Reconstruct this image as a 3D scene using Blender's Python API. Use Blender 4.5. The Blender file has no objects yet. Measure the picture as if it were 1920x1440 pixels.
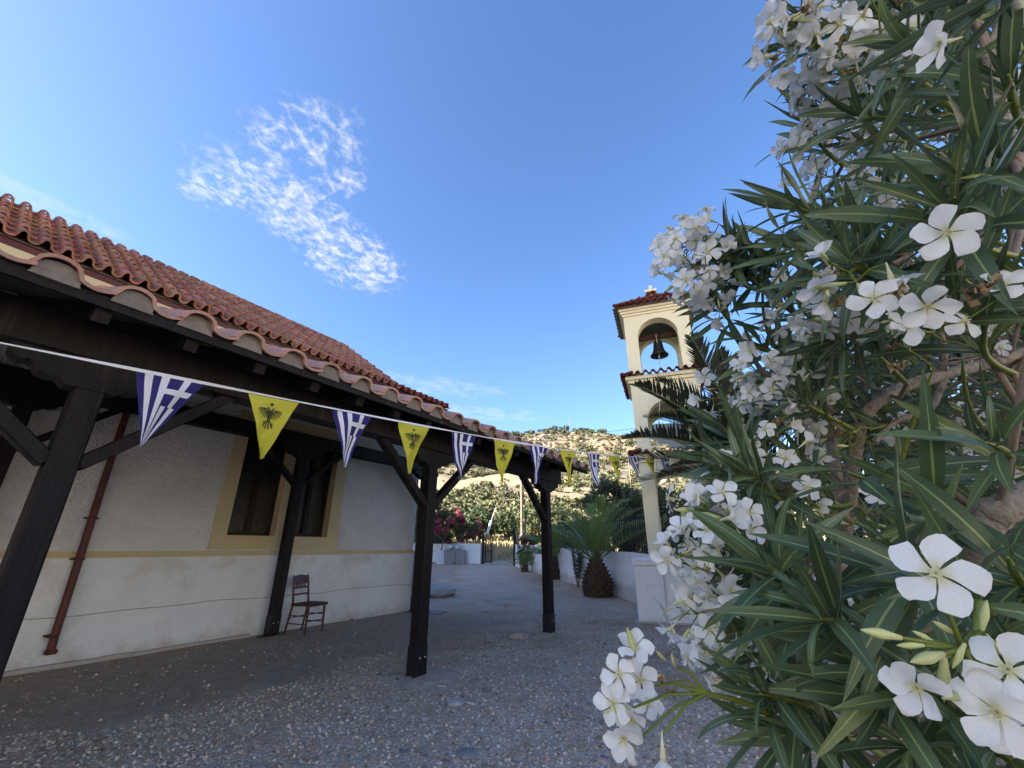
import bpy, math, random
import numpy as np
from math import sin, cos, pi, radians
from mathutils import Vector, Matrix

random.seed(7)
rng = np.random.default_rng(11)
SC = bpy.context.scene
COL = SC.collection

# ------------------------------------------------------------------ camera
EYE, PITCH, FPX = 1.35, radians(21.1), 797.0
cam_d = bpy.data.cameras.new('camera')
cam_d.sensor_width = 36.0
cam_d.lens = FPX / 1920 * 36.0
cam_d.clip_start = 0.02
cam_d.clip_end = 4000
cam = bpy.data.objects.new('camera', cam_d)
cam.location = (0, 0, EYE)
cam.rotation_euler = (pi / 2 + PITCH, 0, 0)
COL.objects.link(cam)
SC.camera = cam

# ------------------------------------------------------------------ light, sky, exposure
SUN_AZ, SUN_EL = radians(-110), radians(25)      # azimuth from +Y, clockwise
SKY_STRENGTH = 0.05
sun_d = bpy.data.lights.new('sun', 'SUN')
sun_d.energy = 5.0
sun_d.angle = radians(0.5)
sun_d.color = (1.0, 0.90, 0.76)
sun = bpy.data.objects.new('sun', sun_d)
sdir = Vector((sin(SUN_AZ) * cos(SUN_EL), cos(SUN_AZ) * cos(SUN_EL), sin(SUN_EL)))
sun.rotation_euler = sdir.to_track_quat('Z', 'Y').to_euler()
sun.location = (-20, -10, 30)
COL.objects.link(sun)

W = bpy.data.worlds.new('World')
SC.world = W
W.use_nodes = True
wn, wl = W.node_tree.nodes, W.node_tree.links
wn.clear()
def wnode(t, **kw):
    n = wn.new(t)
    for k, v in kw.items(): setattr(n, k, v)
    return n
w_out = wnode('ShaderNodeOutputWorld')
w_bg = wnode('ShaderNodeBackground')
w_bg.inputs['Strength'].default_value = SKY_STRENGTH
sky = wnode('ShaderNodeTexSky', sky_type='NISHITA', sun_disc=False)
sky.sun_elevation = SUN_EL
sky.sun_rotation = SUN_AZ
sky.air_density = 1.0
sky.dust_density = 1.0
sky.ozone_density = 3.2
# high thin clouds: noise on a flat layer far overhead, seen along the view direction
w_tc = wnode('ShaderNodeTexCoord')
w_sep = wnode('ShaderNodeSeparateXYZ')
wl.new(w_tc.outputs['Generated'], w_sep.inputs[0])
def wmath(op, a, b=None, clamp=False):
    n = wnode('ShaderNodeMath', operation=op, use_clamp=clamp)
    for i, v in enumerate((a, b)):
        if v is None: continue
        if isinstance(v, (int, float)): n.inputs[i].default_value = v
        else: wl.new(v, n.inputs[i])
    return n.outputs[0]
w_z = wmath('MAXIMUM', w_sep.outputs['Z'], 0.03)
w_px = wmath('DIVIDE', w_sep.outputs['X'], w_z)
w_py = wmath('DIVIDE', w_sep.outputs['Y'], w_z)
w_p = wnode('ShaderNodeCombineXYZ')
wl.new(w_px, w_p.inputs[0]); wl.new(w_py, w_p.inputs[1])
def wnoise(scale, detail, rough, dist=0.0, off=(0, 0, 0), sc3=(1, 1, 1)):
    mp = wnode('ShaderNodeMapping')
    mp.inputs['Location'].default_value = off
    mp.inputs['Scale'].default_value = sc3
    wl.new(w_p.outputs[0], mp.inputs[0])
    n = wnode('ShaderNodeTexNoise')
    n.inputs['Scale'].default_value = scale
    n.inputs['Detail'].default_value = detail
    n.inputs['Roughness'].default_value = rough
    n.inputs['Distortion'].default_value = dist
    wl.new(mp.outputs[0], n.inputs['Vector'])
    return n.outputs['Fac']
def wrange(v, a, b):
    n = wnode('ShaderNodeMapRange', interpolation_type='SMOOTHSTEP')
    n.inputs['From Min'].default_value = a; n.inputs['From Max'].default_value = b
    wl.new(v, n.inputs['Value'])
    return n.outputs['Result']
def wblob(cx, cy, ang, ra, rb):
    dx = wmath('SUBTRACT', w_px, cx); dy = wmath('SUBTRACT', w_py, cy)
    c, s = cos(ang), sin(ang)
    e = wmath('ADD', wmath('MULTIPLY', dx, c / ra), wmath('MULTIPLY', dy, s / ra))
    f = wmath('ADD', wmath('MULTIPLY', dx, -s / rb), wmath('MULTIPLY', dy, c / rb))
    d2 = wmath('ADD', wmath('MULTIPLY', e, e), wmath('MULTIPLY', f, f))
    return wrange(d2, 1.0, 0.1)
CLOUD_HOOK = True
def raydir(x, y):
    r = (x - 960) / FPX; u = (720 - y) / FPX
    return (r, cos(PITCH) - u * sin(PITCH), sin(PITCH) + u * cos(PITCH))
def cpt(x, y):
    d = raydir(x, y); return (d[0] / d[2], d[1] / d[2])
def seg_blob(p, q, width):
    a = cpt(*p); b = cpt(*q)
    cx, cy = (a[0] + b[0]) / 2, (a[1] + b[1]) / 2
    ang = math.atan2(b[1] - a[1], b[0] - a[0])
    return wblob(cx, cy, ang, math.hypot(b[0] - a[0], b[1] - a[1]) / 2, width)
bl = [seg_blob((285, 225), (725, 510), 0.20), seg_blob((560, 400), (740, 560), 0.24),
      wmath('MULTIPLY', seg_blob((430, 285), (730, 235), 0.15), 0.74), wmath('MULTIPLY', seg_blob((320, 300), (470, 390), 0.16), 0.85), wmath('MULTIPLY', seg_blob((560, 345), (720, 335), 0.09), 0.75)]
mask = bl[0]
for b_ in bl[1:]: mask = wmath('MAXIMUM', mask, b_)
fine = wnoise(42, 5, 0.58, 0.4, (3.1, 1.7, 0), (1, 0.6, 1))
broad = wnoise(18, 5, 0.62, 0.9, (0.4, 2.2, 0), (1, 1, 1))
dens = wmath('ADD', wmath('MULTIPLY', fine, 0.66), wmath('MULTIPLY', broad, 0.94))
cl_main = wrange(wmath('ADD', dens, wmath('MULTIPLY', mask, 0.27)), 0.86, 1.40)
# far faint wisps near the horizon
wisp = wnoise(1.6, 6, 0.62, 0.8, (5.2, 0.9, 0), (1, 0.5, 1))
cl_w = wmath('MULTIPLY', wrange(wisp, 0.58, 0.80), 0.35)
cl_far = [wblob(*cpt(785, 722), 0.3, 0.9, 0.28), wblob(*cpt(60, 372), 0.9, 0.35, 0.09), wblob(*cpt(880, 775), 0.2, 1.0, 0.3)]
fm = cl_far[0]
for b_ in cl_far[1:]: fm = wmath('MAXIMUM', fm, b_)
fine2 = wnoise(9, 5, 0.6, 0.4, (1.3, 4.4, 0), (1, 0.8, 1))
cl_b = wmath('MULTIPLY', wrange(wmath('ADD', fine2, wmath('MULTIPLY', fm, 0.3)), 0.62, 0.95), wmath('MULTIPLY', fm, 0.25, True))
cl = wmath('MAXIMUM', wmath('MULTIPLY', cl_main, wmath('MULTIPLY', mask, 1.3, True)), cl_b)
cl = wmath('MULTIPLY', cl, 0.86)
hs = wnode('ShaderNodeHueSaturation')
hs.inputs['Saturation'].default_value = 1.12
hs.inputs['Hue'].default_value = 0.507
wl.new(sky.outputs[0], hs.inputs['Color'])
w_mix = wnode('ShaderNodeMixRGB')
w_mix.inputs[2].default_value = (3.0, 3.05, 3.15, 1)
wl.new(cl, w_mix.inputs[0]); wl.new(hs.outputs[0], w_mix.inputs[1])
wl.new(w_mix.outputs[0], w_bg.inputs['Color'])
wl.new(w_bg.outputs[0], w_out.inputs['Surface'])

SC.view_settings.view_transform = 'Standard'
SC.view_settings.look = 'None'
SC.view_settings.exposure = 2.92
SC.view_settings.gamma = 1.0
SC.view_settings.use_curve_mapping = False
SC.cycles.max_bounces = 6
SC.cycles.transparent_max_bounces = 8

# ------------------------------------------------------------------ helpers: objects
def link(o, parent=None):
    COL.objects.link(o)
    if parent is not None: o.parent = parent
    return o
def tag(o, label, cat, group=None):
    o['label'] = label; o['category'] = cat
    if group: o['group'] = group
    return o
def thing(name, label, cat, loc=(0, 0, 0), rotz=0.0, group=None):
    o = bpy.data.objects.new(name, None)
    o.empty_display_size = 0.2
    o.location = loc; o.rotation_euler = (0, 0, rotz)
    link(o)
    return tag(o, label, cat, group)
def structure(o):
    o['kind'] = 'structure'; return o
def stuff(o):
    o['kind'] = 'stuff'; return o

class MB:
    """collects verts / faces (n-gons), with a material index and smooth flag per face"""
    def __init__(s): s.v, s.f, s.m, s.s = [], [], [], []
    def add(s, V, F, m=0, smooth=False):
        o = len(s.v); s.v += [tuple(p) for p in V]
        for f in F: s.f.append(tuple(i + o for i in f)); s.m.append(m); s.s.append(smooth)
    def box(s, a, b, m=0, M=None, bev=0.0):
        x0, y0, z0 = a; x1, y1, z1 = b
        if bev > 0:
            k = bev
            V, F = [], []
            # chamfered along all edges: 24 verts
            for zi, z in ((0, z0), (1, z1)):
                zz = z + (k if zi == 0 else -k)
                V += [(x0 + k, y0 + k, z), (x1 - k, y0 + k, z), (x1 - k, y1 - k, z), (x0 + k, y1 - k, z)]
                V += [(x0 + k, y0, zz), (x1 - k, y0, zz), (x1, y0 + k, zz), (x1, y1 - k, zz), (x1 - k, y1, zz), (x0 + k, y1, zz), (x0, y1 - k, zz), (x0, y0 + k, zz)]
            F.append((3, 2, 1, 0)); F.append((12, 13, 14, 15))
            for i in range(8):
                j = (i + 1) % 8
                F.append((4 + i, 4 + j, 16 + j, 16 + i))
            cap = [(0, 1, 5, 4), (1, 6, 5), (1, 2, 7, 6), (2, 8, 7), (2, 3, 9, 8), (3, 10, 9), (3, 0, 11, 10), (0, 4, 11)]
            for f in cap: F.append(f)
            for f in cap: F.append(tuple(i + 12 for i in reversed(f)))
        else:
            V = [(x0, y0, z0), (x1, y0, z0), (x1, y1, z0), (x0, y1, z0), (x0, y0, z1), (x1, y0, z1), (x1, y1, z1), (x0, y1, z1)]
            F = [(3, 2, 1, 0), (4, 5, 6, 7), (0, 1, 5, 4), (1, 2, 6, 5), (2, 3, 7, 6), (3, 0, 4, 7)]
        if M is not None: V = [tuple(M @ Vector(p)) for p in V]
        s.add(V, F, m); return s
    def beam(s, p, q, w, h, m=0, up=(0, 0, 1), bev=0.0):
        p, q = Vector(p), Vector(q); d = q - p; L = d.length; d.normalize()
        u = Vector(up); x = d.cross(u); x.normalize(); z = x.cross(d)
        M = Matrix(((x.x, d.x, z.x, p.x), (x.y, d.y, z.y, p.y), (x.z, d.z, z.z, p.z), (0, 0, 0, 1)))
        return s.box((-w / 2, 0, -h / 2), (w / 2, L, h / 2), m, M, bev)
    def tube(s, pts, rad, n=8, m=0, caps=True):
        pts = [Vector(p) for p in pts]
        if not hasattr(rad, '__len__'): rad = [rad] * len(pts)
        V, F = [], []
        ref = Vector((0, 0, 1))
        t0 = (pts[1] - pts[0]).normalized()
        if abs(t0.dot(ref)) > 0.9: ref = Vector((1, 0, 0))
        x = t0.cross(ref).normalized()
        for i, p in enumerate(pts):
            t = (pts[min(i + 1, len(pts) - 1)] - pts[max(i - 1, 0)]).normalized()
            x = (x - t * x.dot(t)).normalized(); y = t.cross(x)
            for k in range(n):
                a = 2 * pi * k / n
                V.append(p + (x * cos(a) + y * sin(a)) * rad[i])
        for i in range(len(pts) - 1):
            for k in range(n):
                F.append((i * n + k, i * n + (k + 1) % n, (i + 1) * n + (k + 1) % n, (i + 1) * n + k))
        s.add(V, F, m, True)
        if caps:
            s.add(V[:n], [tuple(reversed(range(n)))], m); s.add(V[-n:], [tuple(range(n))], m)
        return s
    def lathe(s, prof, n=20, m=0, M=None, c=(0, 0, 0)):
        V, F = [], []
        for r, z in prof:
            for k in range(n):
                a = 2 * pi * k / n; V.append((c[0] + r * cos(a), c[1] + r * sin(a), c[2] + z))
        for i in range(len(prof) - 1):
            for k in range(n):
                F.append((i * n + k, i * n + (k + 1) % n, (i + 1) * n + (k + 1) % n, (i + 1) * n + k))
        if M is not None: V = [tuple(M @ Vector(p)) for p in V]
        s.add(V, F, m, True); return s
    def prism(s, poly, axis, a, b, m=0):
        """extrude a 2D polygon along an axis ('x','y','z') from a to b"""
        def P(p, t): return {'x': (t, p[0], p[1]), 'y': (p[0], t, p[1]), 'z': (p[0], p[1], t)}[axis]
        n = len(poly); V = [P(p, a) for p in poly] + [P(p, b) for p in poly]
        ar = sum(poly[i][0] * poly[(i + 1) % n][1] - poly[(i + 1) % n][0] * poly[i][1] for i in range(n))
        F = [tuple(reversed(range(n))), tuple(range(n, 2 * n))] + [(i, (i + 1) % n, n + (i + 1) % n, n + i) for i in range(n)]
        flip = (ar < 0) != (axis == 'y')
        if flip: F = [tuple(reversed(f)) for f in F]
        s.add(V, F, m); return s
    def mesh(s, name, mats):
        me = bpy.data.meshes.new(name)
        me.from_pydata(s.v, [], s.f)
        for mt in (mats if isinstance(mats, (list, tuple)) else [mats]): me.materials.append(mt)
        me.polygons.foreach_set('material_index', s.m)
        me.polygons.foreach_set('use_smooth', s.s)
        me.update(); return me
    def build(s, name, mats, parent=None, loc=None):
        o = bpy.data.objects.new(name, s.mesh(name, mats))
        if loc is not None: o.location = loc
        return link(o, parent)

def np_mesh(name, V, F, mats, uv=None, rnd=None, smooth=True, mi=None):
    """V (n,3), F (m,k) uniform faces; uv per vertex; rnd per vertex float attribute"""
    V = np.asarray(V, np.float32); F = np.asarray(F, np.int32); k = F.shape[1]
    me = bpy.data.meshes.new(name)
    me.vertices.add(len(V)); me.vertices.foreach_set('co', V.ravel())
    me.loops.add(F.size); me.loops.foreach_set('vertex_index', F.ravel())
    me.polygons.add(len(F))
    me.polygons.foreach_set('loop_start', np.arange(0, F.size, k, dtype=np.int32))
    for mt in (mats if isinstance(mats, (list, tuple)) else [mats]): me.materials.append(mt)
    me.polygons.foreach_set('use_smooth', np.full(len(F), smooth))
    if mi is not None: me.polygons.foreach_set('material_index', np.asarray(mi, np.int32))
    if uv is not None:
        l = me.uv_layers.new(name='UVMap')
        l.data.foreach_set('uv', np.asarray(uv, np.float32)[F.ravel()].ravel())
    if rnd is not None:
        a = me.attributes.new('rnd', 'FLOAT', 'POINT'); a.data.foreach_set('value', np.asarray(rnd, np.float32))
    me.update(calc_edges=True); me.validate()
    return me
def mobj(name, me, parent=None, M=None):
    o = bpy.data.objects.new(name, me)
    link(o, parent)
    if M is not None: o.matrix_basis = M
    return o
def replicate(V, F, Ms, uv=None, rnds=None):
    V = np.asarray(V, float); F = np.asarray(F); Ms = np.asarray(Ms, float)
    n = len(Ms)
    VV = np.einsum('nij,vj->nvi', Ms[:, :3, :3], V) + Ms[:, None, :3, 3]
    FF = (F[None] + (np.arange(n) * len(V))[:, None, None]).reshape(-1, F.shape[1])
    UV = np.tile(uv, (n, 1)) if uv is not None else None
    R = np.repeat(rng.random(n) if rnds is None else rnds, len(V))
    return VV.reshape(-1, 3), FF, UV, R
def frame(d, up=(0, 0, 1)):
    """3x3 with Y along d, Z as near up as possible (columns x, y, z)"""
    d = np.asarray(d, float); d = d / np.linalg.norm(d); up = np.asarray(up, float)
    x = np.cross(d, up); l = np.linalg.norm(x)
    if l < 1e-5: x = np.cross(d, (1.0, 0.3, 0)); l = np.linalg.norm(x)
    x = x / l; z = np.cross(x, d)
    return np.stack([x, d, z], 1)
def mat4(R3, p, s=1.0):
    M = np.eye(4); M[:3, :3] = np.asarray(R3) * s; M[:3, 3] = p; return M
def toM(a): return Matrix([list(map(float, r)) for r in a])

# ------------------------------------------------------------------ helpers: materials
def mat(name, c1, c2=None, scale=6.0, detail=4, rough=0.8, bump=0.0, bscale=60.0, rnd=0.0, transl=0.0, c3=None, s3=2.0, t3=(0.55, 0.7), spec=0.3, metal=0.0, stretch=None, bdist=0.01, hue=0.0, zdirt=None):
    m = bpy.data.materials.new(name); m.use_nodes = True
    N, L = m.node_tree.nodes, m.node_tree.links
    N.clear()
    out = N.new('ShaderNodeOutputMaterial')
    b = N.new('ShaderNodeBsdfPrincipled')
    b.inputs['Roughness'].default_value = rough
    b.inputs['Metallic'].default_value = metal
    b.inputs['Specular IOR Level'].default_value = spec
    tc = N.new('ShaderNodeTexCoord')
    vec = tc.outputs['Object']
    if stretch:
        mp = N.new('ShaderNodeMapping'); mp.inputs['Scale'].default_value = stretch
        L.new(vec, mp.inputs[0]); vec = mp.outputs[0]
    def noise(sc, det=4, ro=0.6):
        n = N.new('ShaderNodeTexNoise'); n.inputs['Scale'].default_value = sc
        n.inputs['Detail'].default_value = det; n.inputs['Roughness'].default_value = ro
        L.new(vec, n.inputs['Vector']); return n.outputs['Fac']
    if c2 is None: c2 = tuple(x * 0.8 for x in c1)
    ramp = N.new('ShaderNodeValToRGB')
    ramp.color_ramp.elements[0].position = 0.3; ramp.color_ramp.elements[1].position = 0.7
    ramp.color_ramp.elements[0].color = (*c2, 1); ramp.color_ramp.elements[1].color = (*c1, 1)
    L.new(noise(scale, detail), ramp.inputs[0])
    col = ramp.outputs[0]
    if c3 is not None:
        r3 = N.new('ShaderNodeMapRange'); r3.inputs['From Min'].default_value = t3[0]; r3.inputs['From Max'].default_value = t3[1]
        L.new(noise(s3, 6, 0.65), r3.inputs['Value'])
        mx = N.new('ShaderNodeMixRGB'); mx.inputs[2].default_value = (*c3, 1)
        L.new(r3.outputs[0], mx.inputs[0]); L.new(col, mx.inputs[1]); col = mx.outputs[0]
    if zdirt is not None:      # mud splashed up from the ground: ragged, with a height of its own
        zt, zc = zdirt
        sp = N.new('ShaderNodeSeparateXYZ'); L.new(tc.outputs['Object'], sp.inputs[0])
        ad = N.new('ShaderNodeMath'); ad.operation = 'MULTIPLY_ADD'; ad.inputs[1].default_value = zt * 2.2; L.new(noise(3.5, 7, .7), ad.inputs[0])
        ng = N.new('ShaderNodeMath'); ng.operation = 'MULTIPLY'; ng.inputs[1].default_value = -1; L.new(sp.outputs['Z'], ng.inputs[0]); L.new(ng.outputs[0], ad.inputs[2])
        mz = N.new('ShaderNodeMapRange'); mz.inputs['From Min'].default_value = .55 * zt; mz.inputs['From Max'].default_value = 1.25 * zt; mz.inputs['To Max'].default_value = .5; L.new(ad.outputs[0], mz.inputs['Value'])
        mxz = N.new('ShaderNodeMixRGB'); mxz.inputs[2].default_value = (*zc, 1); L.new(mz.outputs[0], mxz.inputs[0]); L.new(col, mxz.inputs[1]); col = mxz.outputs[0]
    if rnd or hue:
        oi = N.new('ShaderNodeObjectInfo'); at = N.new('ShaderNodeAttribute'); at.attribute_name = 'rnd'
        ad = N.new('ShaderNodeMath'); ad.operation = 'ADD'; L.new(oi.outputs['Random'], ad.inputs[0]); L.new(at.outputs['Fac'], ad.inputs[1])
        fr = N.new('ShaderNodeMath'); fr.operation = 'FRACT'; L.new(ad.outputs[0], fr.inputs[0])
        mr = N.new('ShaderNodeMapRange'); mr.inputs['To Min'].default_value = 1 - rnd; mr.inputs['To Max'].default_value = 1 + rnd
        L.new(fr.outputs[0], mr.inputs['Value'])
        h = N.new('ShaderNodeHueSaturation'); L.new(mr.outputs[0], h.inputs['Value']); L.new(col, h.inputs['Color'])
        if hue:
            mul = N.new('ShaderNodeMath'); mul.operation = 'MULTIPLY'; mul.inputs[1].default_value = 7.13; L.new(fr.outputs[0], mul.inputs[0])
            f2 = N.new('ShaderNodeMath'); f2.operation = 'FRACT'; L.new(mul.outputs[0], f2.inputs[0])
            m2 = N.new('ShaderNodeMapRange'); m2.inputs['To Min'].default_value = 0.5 - hue; m2.inputs['To Max'].default_value = 0.5 + hue
            L.new(f2.outputs[0], m2.inputs['Value']); L.new(m2.outputs[0], h.inputs['Hue'])
        col = h.outputs[0]
    L.new(col, b.inputs['Base Color'])
    if bump:
        bp = N.new('ShaderNodeBump'); bp.inputs['Strength'].default_value = bump; bp.inputs['Distance'].default_value = bdist
        L.new(noise(bscale, 3), bp.inputs['Height']); L.new(bp.outputs[0], b.inputs['Normal'])
    sh = b.outputs[0]
    if transl:
        t = N.new('ShaderNodeBsdfTranslucent'); L.new(col, t.inputs['Color'])
        ms = N.new('ShaderNodeMixShader'); ms.inputs[0].default_value = transl
        L.new(sh, ms.inputs[1]); L.new(t.outputs[0], ms.inputs[2]); sh = ms.outputs[0]
    L.new(sh, out.inputs['Surface'])
    return m

M_STUCCO = mat('white_stucco', (.74, .75, .77), (.65, .66, .68), 3, 5, .9, 1.0, 26, c3=(.46, .43, .38), s3=1.1, t3=(.54, .8), bdist=.06, stretch=(.8, 1, .9))
M_PLINTH = mat('white_limewash', (.78, .83, .88), (.70, .745, .79), 2.2, 5, .9, .8, 45, c3=(.46, .42, .36), s3=1.6, t3=(.54, .85), bdist=.03, zdirt=(.30, (.34, .28, .22)))
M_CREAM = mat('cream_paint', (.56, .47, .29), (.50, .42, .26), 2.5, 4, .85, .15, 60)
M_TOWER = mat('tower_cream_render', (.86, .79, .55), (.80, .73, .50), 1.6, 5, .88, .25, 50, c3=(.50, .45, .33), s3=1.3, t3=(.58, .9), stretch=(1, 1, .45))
M_LEDGE = mat('grey_cement', (.42, .41, .40), (.34, .33, .32), 8, 5, .9, .4, 40)
M_WHITEWALL = mat('whitewashed_wall', (.80, .80, .80), (.72, .72, .72), 1.8, 5, .9, .4, 30, c3=(.46, .42, .36), s3=1.0, t3=(.54, .85), zdirt=(.22, (.36, .30, .24)))
M_WOOD = mat('dark_stained_wood', (.0105, .0075, .0085), (.0048, .0038, .0046), 14, 7, .6, 1.0, 40, c3=(.028, .021, .019), s3=9, t3=(.55, .70), spec=.2, stretch=(1, 1, .07), rnd=.12)
M_DECK = mat('dark_ceiling_boards', (.022, .017, .015), (.015, .011, .010), 4, 4, .7, .2, 20, stretch=(.1, 1, 1), rnd=.25)
M_TILE = mat('terracotta_roof_tile', (.39, .165, .10), (.29, .12, .075), 9, 5, .85, .3, 70, rnd=.28, hue=.014, c3=(.20, .135, .10), s3=5, t3=(.50, .70))
M_TILE2 = mat('pale_pink_roof_tile', (.46, .27, .21), (.36, .195, .15), 8, 5, .8, .3, 60, rnd=.14, hue=.01, c3=(.26, .20, .165), s3=6, t3=(.48, .68))
M_TILE3 = mat('dark_red_roof_tile', (.21, .058, .038), (.13, .040, .028), 9, 5, .8, .3, 70, rnd=.22, c3=(.07, .04, .035), s3=5, t3=(.52, .7))
M_MORTAR = mat('grey_mortar', (.23, .20, .175), (.15, .13, .115), 14, 6, .95, .8, 30, rnd=.1)
M_REDMETAL = mat('oxide_red_painted_metal', (.10, .020, .017), (.07, .014, .012), 5, 4, .45, .1, 30, c3=(.09, .03, .02), s3=4, t3=(.6, .75))
M_GLASS = mat('dark_textured_glass', (.020, .018, .013), (.010, .009, .007), 30, 3, .10, .5, 90, spec=.5)
M_SHUTTER = mat('dark_brown_window_wood', (.024, .017, .012), (.016, .011, .008), 5, 4, .5, .15, 30, stretch=(1, 1, .1))
M_IRON = mat('black_iron', (.018, .018, .02), (.012, .012, .013), 8, 3, .5, .1, 40)
M_STEEL = mat('dark_steel_bracket', (.022, .022, .028), (.015, .015, .02), 10, 3, .4, .1, 40, metal=.4)
M_CONC = mat('pale_concrete', (.46, .37, .30), (.34, .28, .23), 5, 6, .95, .6, 25, c3=(.19, .165, .15), s3=3, t3=(.5, .7))
M_ROCK = mat('grey_stone', (.27, .265, .26), (.17, .168, .166), 7, 6, .9, .6, 18, rnd=.28, hue=.02)
M_CHAIR = mat('red_brown_chair_wood', (.10, .030, .020), (.06, .02, .014), 9, 4, .4, .1, 30, stretch=(1, 1, .2))
M_RUSH = mat('dark_rush_seat', (.075, .05, .03), (.04, .028, .018), 40, 3, .8, .5, 80)
M_BRONZE = mat('dark_bronze', (.075, .07, .066), (.045, .043, .042), 12, 5, .45, .2, 25, metal=.7)
M_BELLBEAM = mat('red_brown_log', (.11, .055, .045), (.07, .035, .028), 6, 4, .8, .4, 20, stretch=(.2, 1, 1))
M_CEIL = mat('green_grey_ceiling', (.10, .125, .115), (.08, .10, .09), 3, 4, .9, .1, 40)
M_ROPE = mat('pale_rope', (.62, .58, .50), (.5, .46, .4), 60, 2, .9, .3, 90)
M_TAPE = mat('white_bunting_tape', (.80, .81, .82), (.74, .75, .77), 20, 3, .8, .1, 60, transl=.15)
M_BLUE = mat('flag_blue_cloth', (.034, .030, .165), (.026, .022, .13), 9, 3, .85, .15, 200, transl=.18)
M_WHITE = mat('flag_white_cloth', (.78, .79, .82), (.72, .73, .78), 9, 3, .85, .15, 200, transl=.22)
M_YELLOW = mat('flag_yellow_cloth', (.62, .58, .06), (.53, .50, .05), 6, 4, .85, .15, 200, transl=.25)
M_INK = mat('black_flag_print', (.035, .038, .02), (.05, .05, .02), 40, 3, .85)
M_WIRE = mat('black_cable', (.02, .02, .022), None, 5, 2, .6)
M_POLE = mat('weathered_grey_pole', (.20, .16, .13), (.13, .105, .09), 6, 4, .9, .3, 20, stretch=(1, 1, .1))
M_WHITEPOLE = mat('white_painted_tube', (.72, .74, .76), (.66, .68, .70), 5, 3, .5)
M_BIN = mat('grey_plastic_bin', (.26, .265, .27), (.2, .205, .21), 4, 3, .6, rnd=.12)
M_BAG = mat('pale_plastic_sacks', (.62, .63, .64), (.5, .51, .53), 6, 3, .5, .4, 12)
M_BARK = mat('grey_brown_bark', (.26, .205, .155), (.17, .13, .10), 16, 5, .9, .5, 40, rnd=.1)
M_BARK2 = mat('pale_oleander_bark', (.36, .31, .25), (.24, .20, .16), 40, 6, .9, .9, 90, c3=(.12, .10, .08), s3=30, t3=(.52, .66))
M_GREENSTEM = mat('yellow_green_stem', (.22, .26, .045), (.16, .20, .035), 20, 3, .5, rnd=.15, transl=.1)
M_BUD = mat('cream_green_bud', (.66, .66, .34), (.50, .54, .20), 40, 2, .5, rnd=.15, transl=.2)
M_WILT = mat('wilted_brown_petal', (.50, .37, .22), (.33, .22, .12), 60, 3, .8, rnd=.2, transl=.25)
M_PALMTRUNK = mat('palm_trunk_fibre', (.17, .115, .075), (.075, .052, .036), 14, 5, .95, .8, 30, rnd=.3)
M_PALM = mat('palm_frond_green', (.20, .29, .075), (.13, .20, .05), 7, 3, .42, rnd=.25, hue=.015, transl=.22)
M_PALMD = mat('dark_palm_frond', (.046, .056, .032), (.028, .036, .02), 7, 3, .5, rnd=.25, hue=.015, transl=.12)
M_RACHIS = mat('palm_rachis', (.16, .17, .06), (.11, .12, .045), 9, 3, .5)
M_TREE = mat('olive_green_leaves', (.125, .140, .066), (.078, .094, .044), 3, 4, .6, rnd=.45, hue=.02, transl=.2)
M_TREED = mat('dark_green_leaves', (.062, .086, .040), (.036, .055, .026), 3, 4, .6, rnd=.45, hue=.02, transl=.18)
M_SAPL = mat('oleander_sapling_leaves', (.06, .10, .05), (.04, .075, .035), 3, 4, .5, rnd=.3, hue=.015, transl=.2)
M_PINK = mat('pink_red_petals', (.46, .075, .15), (.36, .05, .11), 30, 3, .7, rnd=.3, hue=.02, transl=.3)
M_WPET = mat('small_white_petals', (.80, .80, .76), (.72, .72, .66), 30, 3, .7, rnd=.1, transl=.3)
M_DRYGRASS = mat('dry_grass', (.36, .30, .17), (.26, .215, .12), 1.2, 6, .95, .5, 12)

# ------------------------------------------------------------------ the lie of the land
def sst(a, b, x):
    t = np.clip((np.asarray(x, float) - a) / (b - a), 0, 1); return t * t * (3 - 2 * t)
def vnoise(x, y, seed=0):
    x = np.asarray(x, float); y = np.asarray(y, float)
    xi = np.floor(x).astype(np.int64); yi = np.floor(y).astype(np.int64); fx = x - xi; fy = y - yi
    def h(a, b):
        n = (a * 374761393 + b * 668265263 + seed * 1442695041) & 0x7fffffff
        n = ((n ^ (n >> 13)) * 1274126177) & 0x7fffffff
        return ((n ^ (n >> 16)) & 0xffff) / 65535.0
    fx = fx * fx * (3 - 2 * fx); fy = fy * fy * (3 - 2 * fy)
    return (h(xi, yi) * (1 - fx) + h(xi + 1, yi) * fx) * (1 - fy) + (h(xi, yi + 1) * (1 - fx) + h(xi + 1, yi + 1) * fx) * fy
def fbm(x, y, o=4, seed=0):
    s = 0; a = .5
    for i in range(o): s = s + a * vnoise(x * 2 ** i, y * 2 ** i, seed + i); a *= .5
    return s
A_CH = radians(32.4)
UX, UY = sin(A_CH), cos(A_CH)              # along the church wall
NX, NY = -cos(A_CH), sin(A_CH)             # towards the church
def un2xy(u, n): return (u * UX + n * NX, u * UY + n * NY)
def gz(x, y):
    y = np.asarray(y, float)
    return 0.4 * np.clip((y - 11.5) / 17, 0, 1) + np.clip(y - 31, 0, 44) * 0.085
def gh(x, y):
    x = np.asarray(x, float); y = np.asarray(y, float)
    near = np.exp(-((x + 0.5) ** 2 + (y - 6) ** 2) / 120.0)
    return gz(x, y) + near * ((fbm(x * 1.1, y * 1.1, 3, 5) - .45) * .035)

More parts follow.
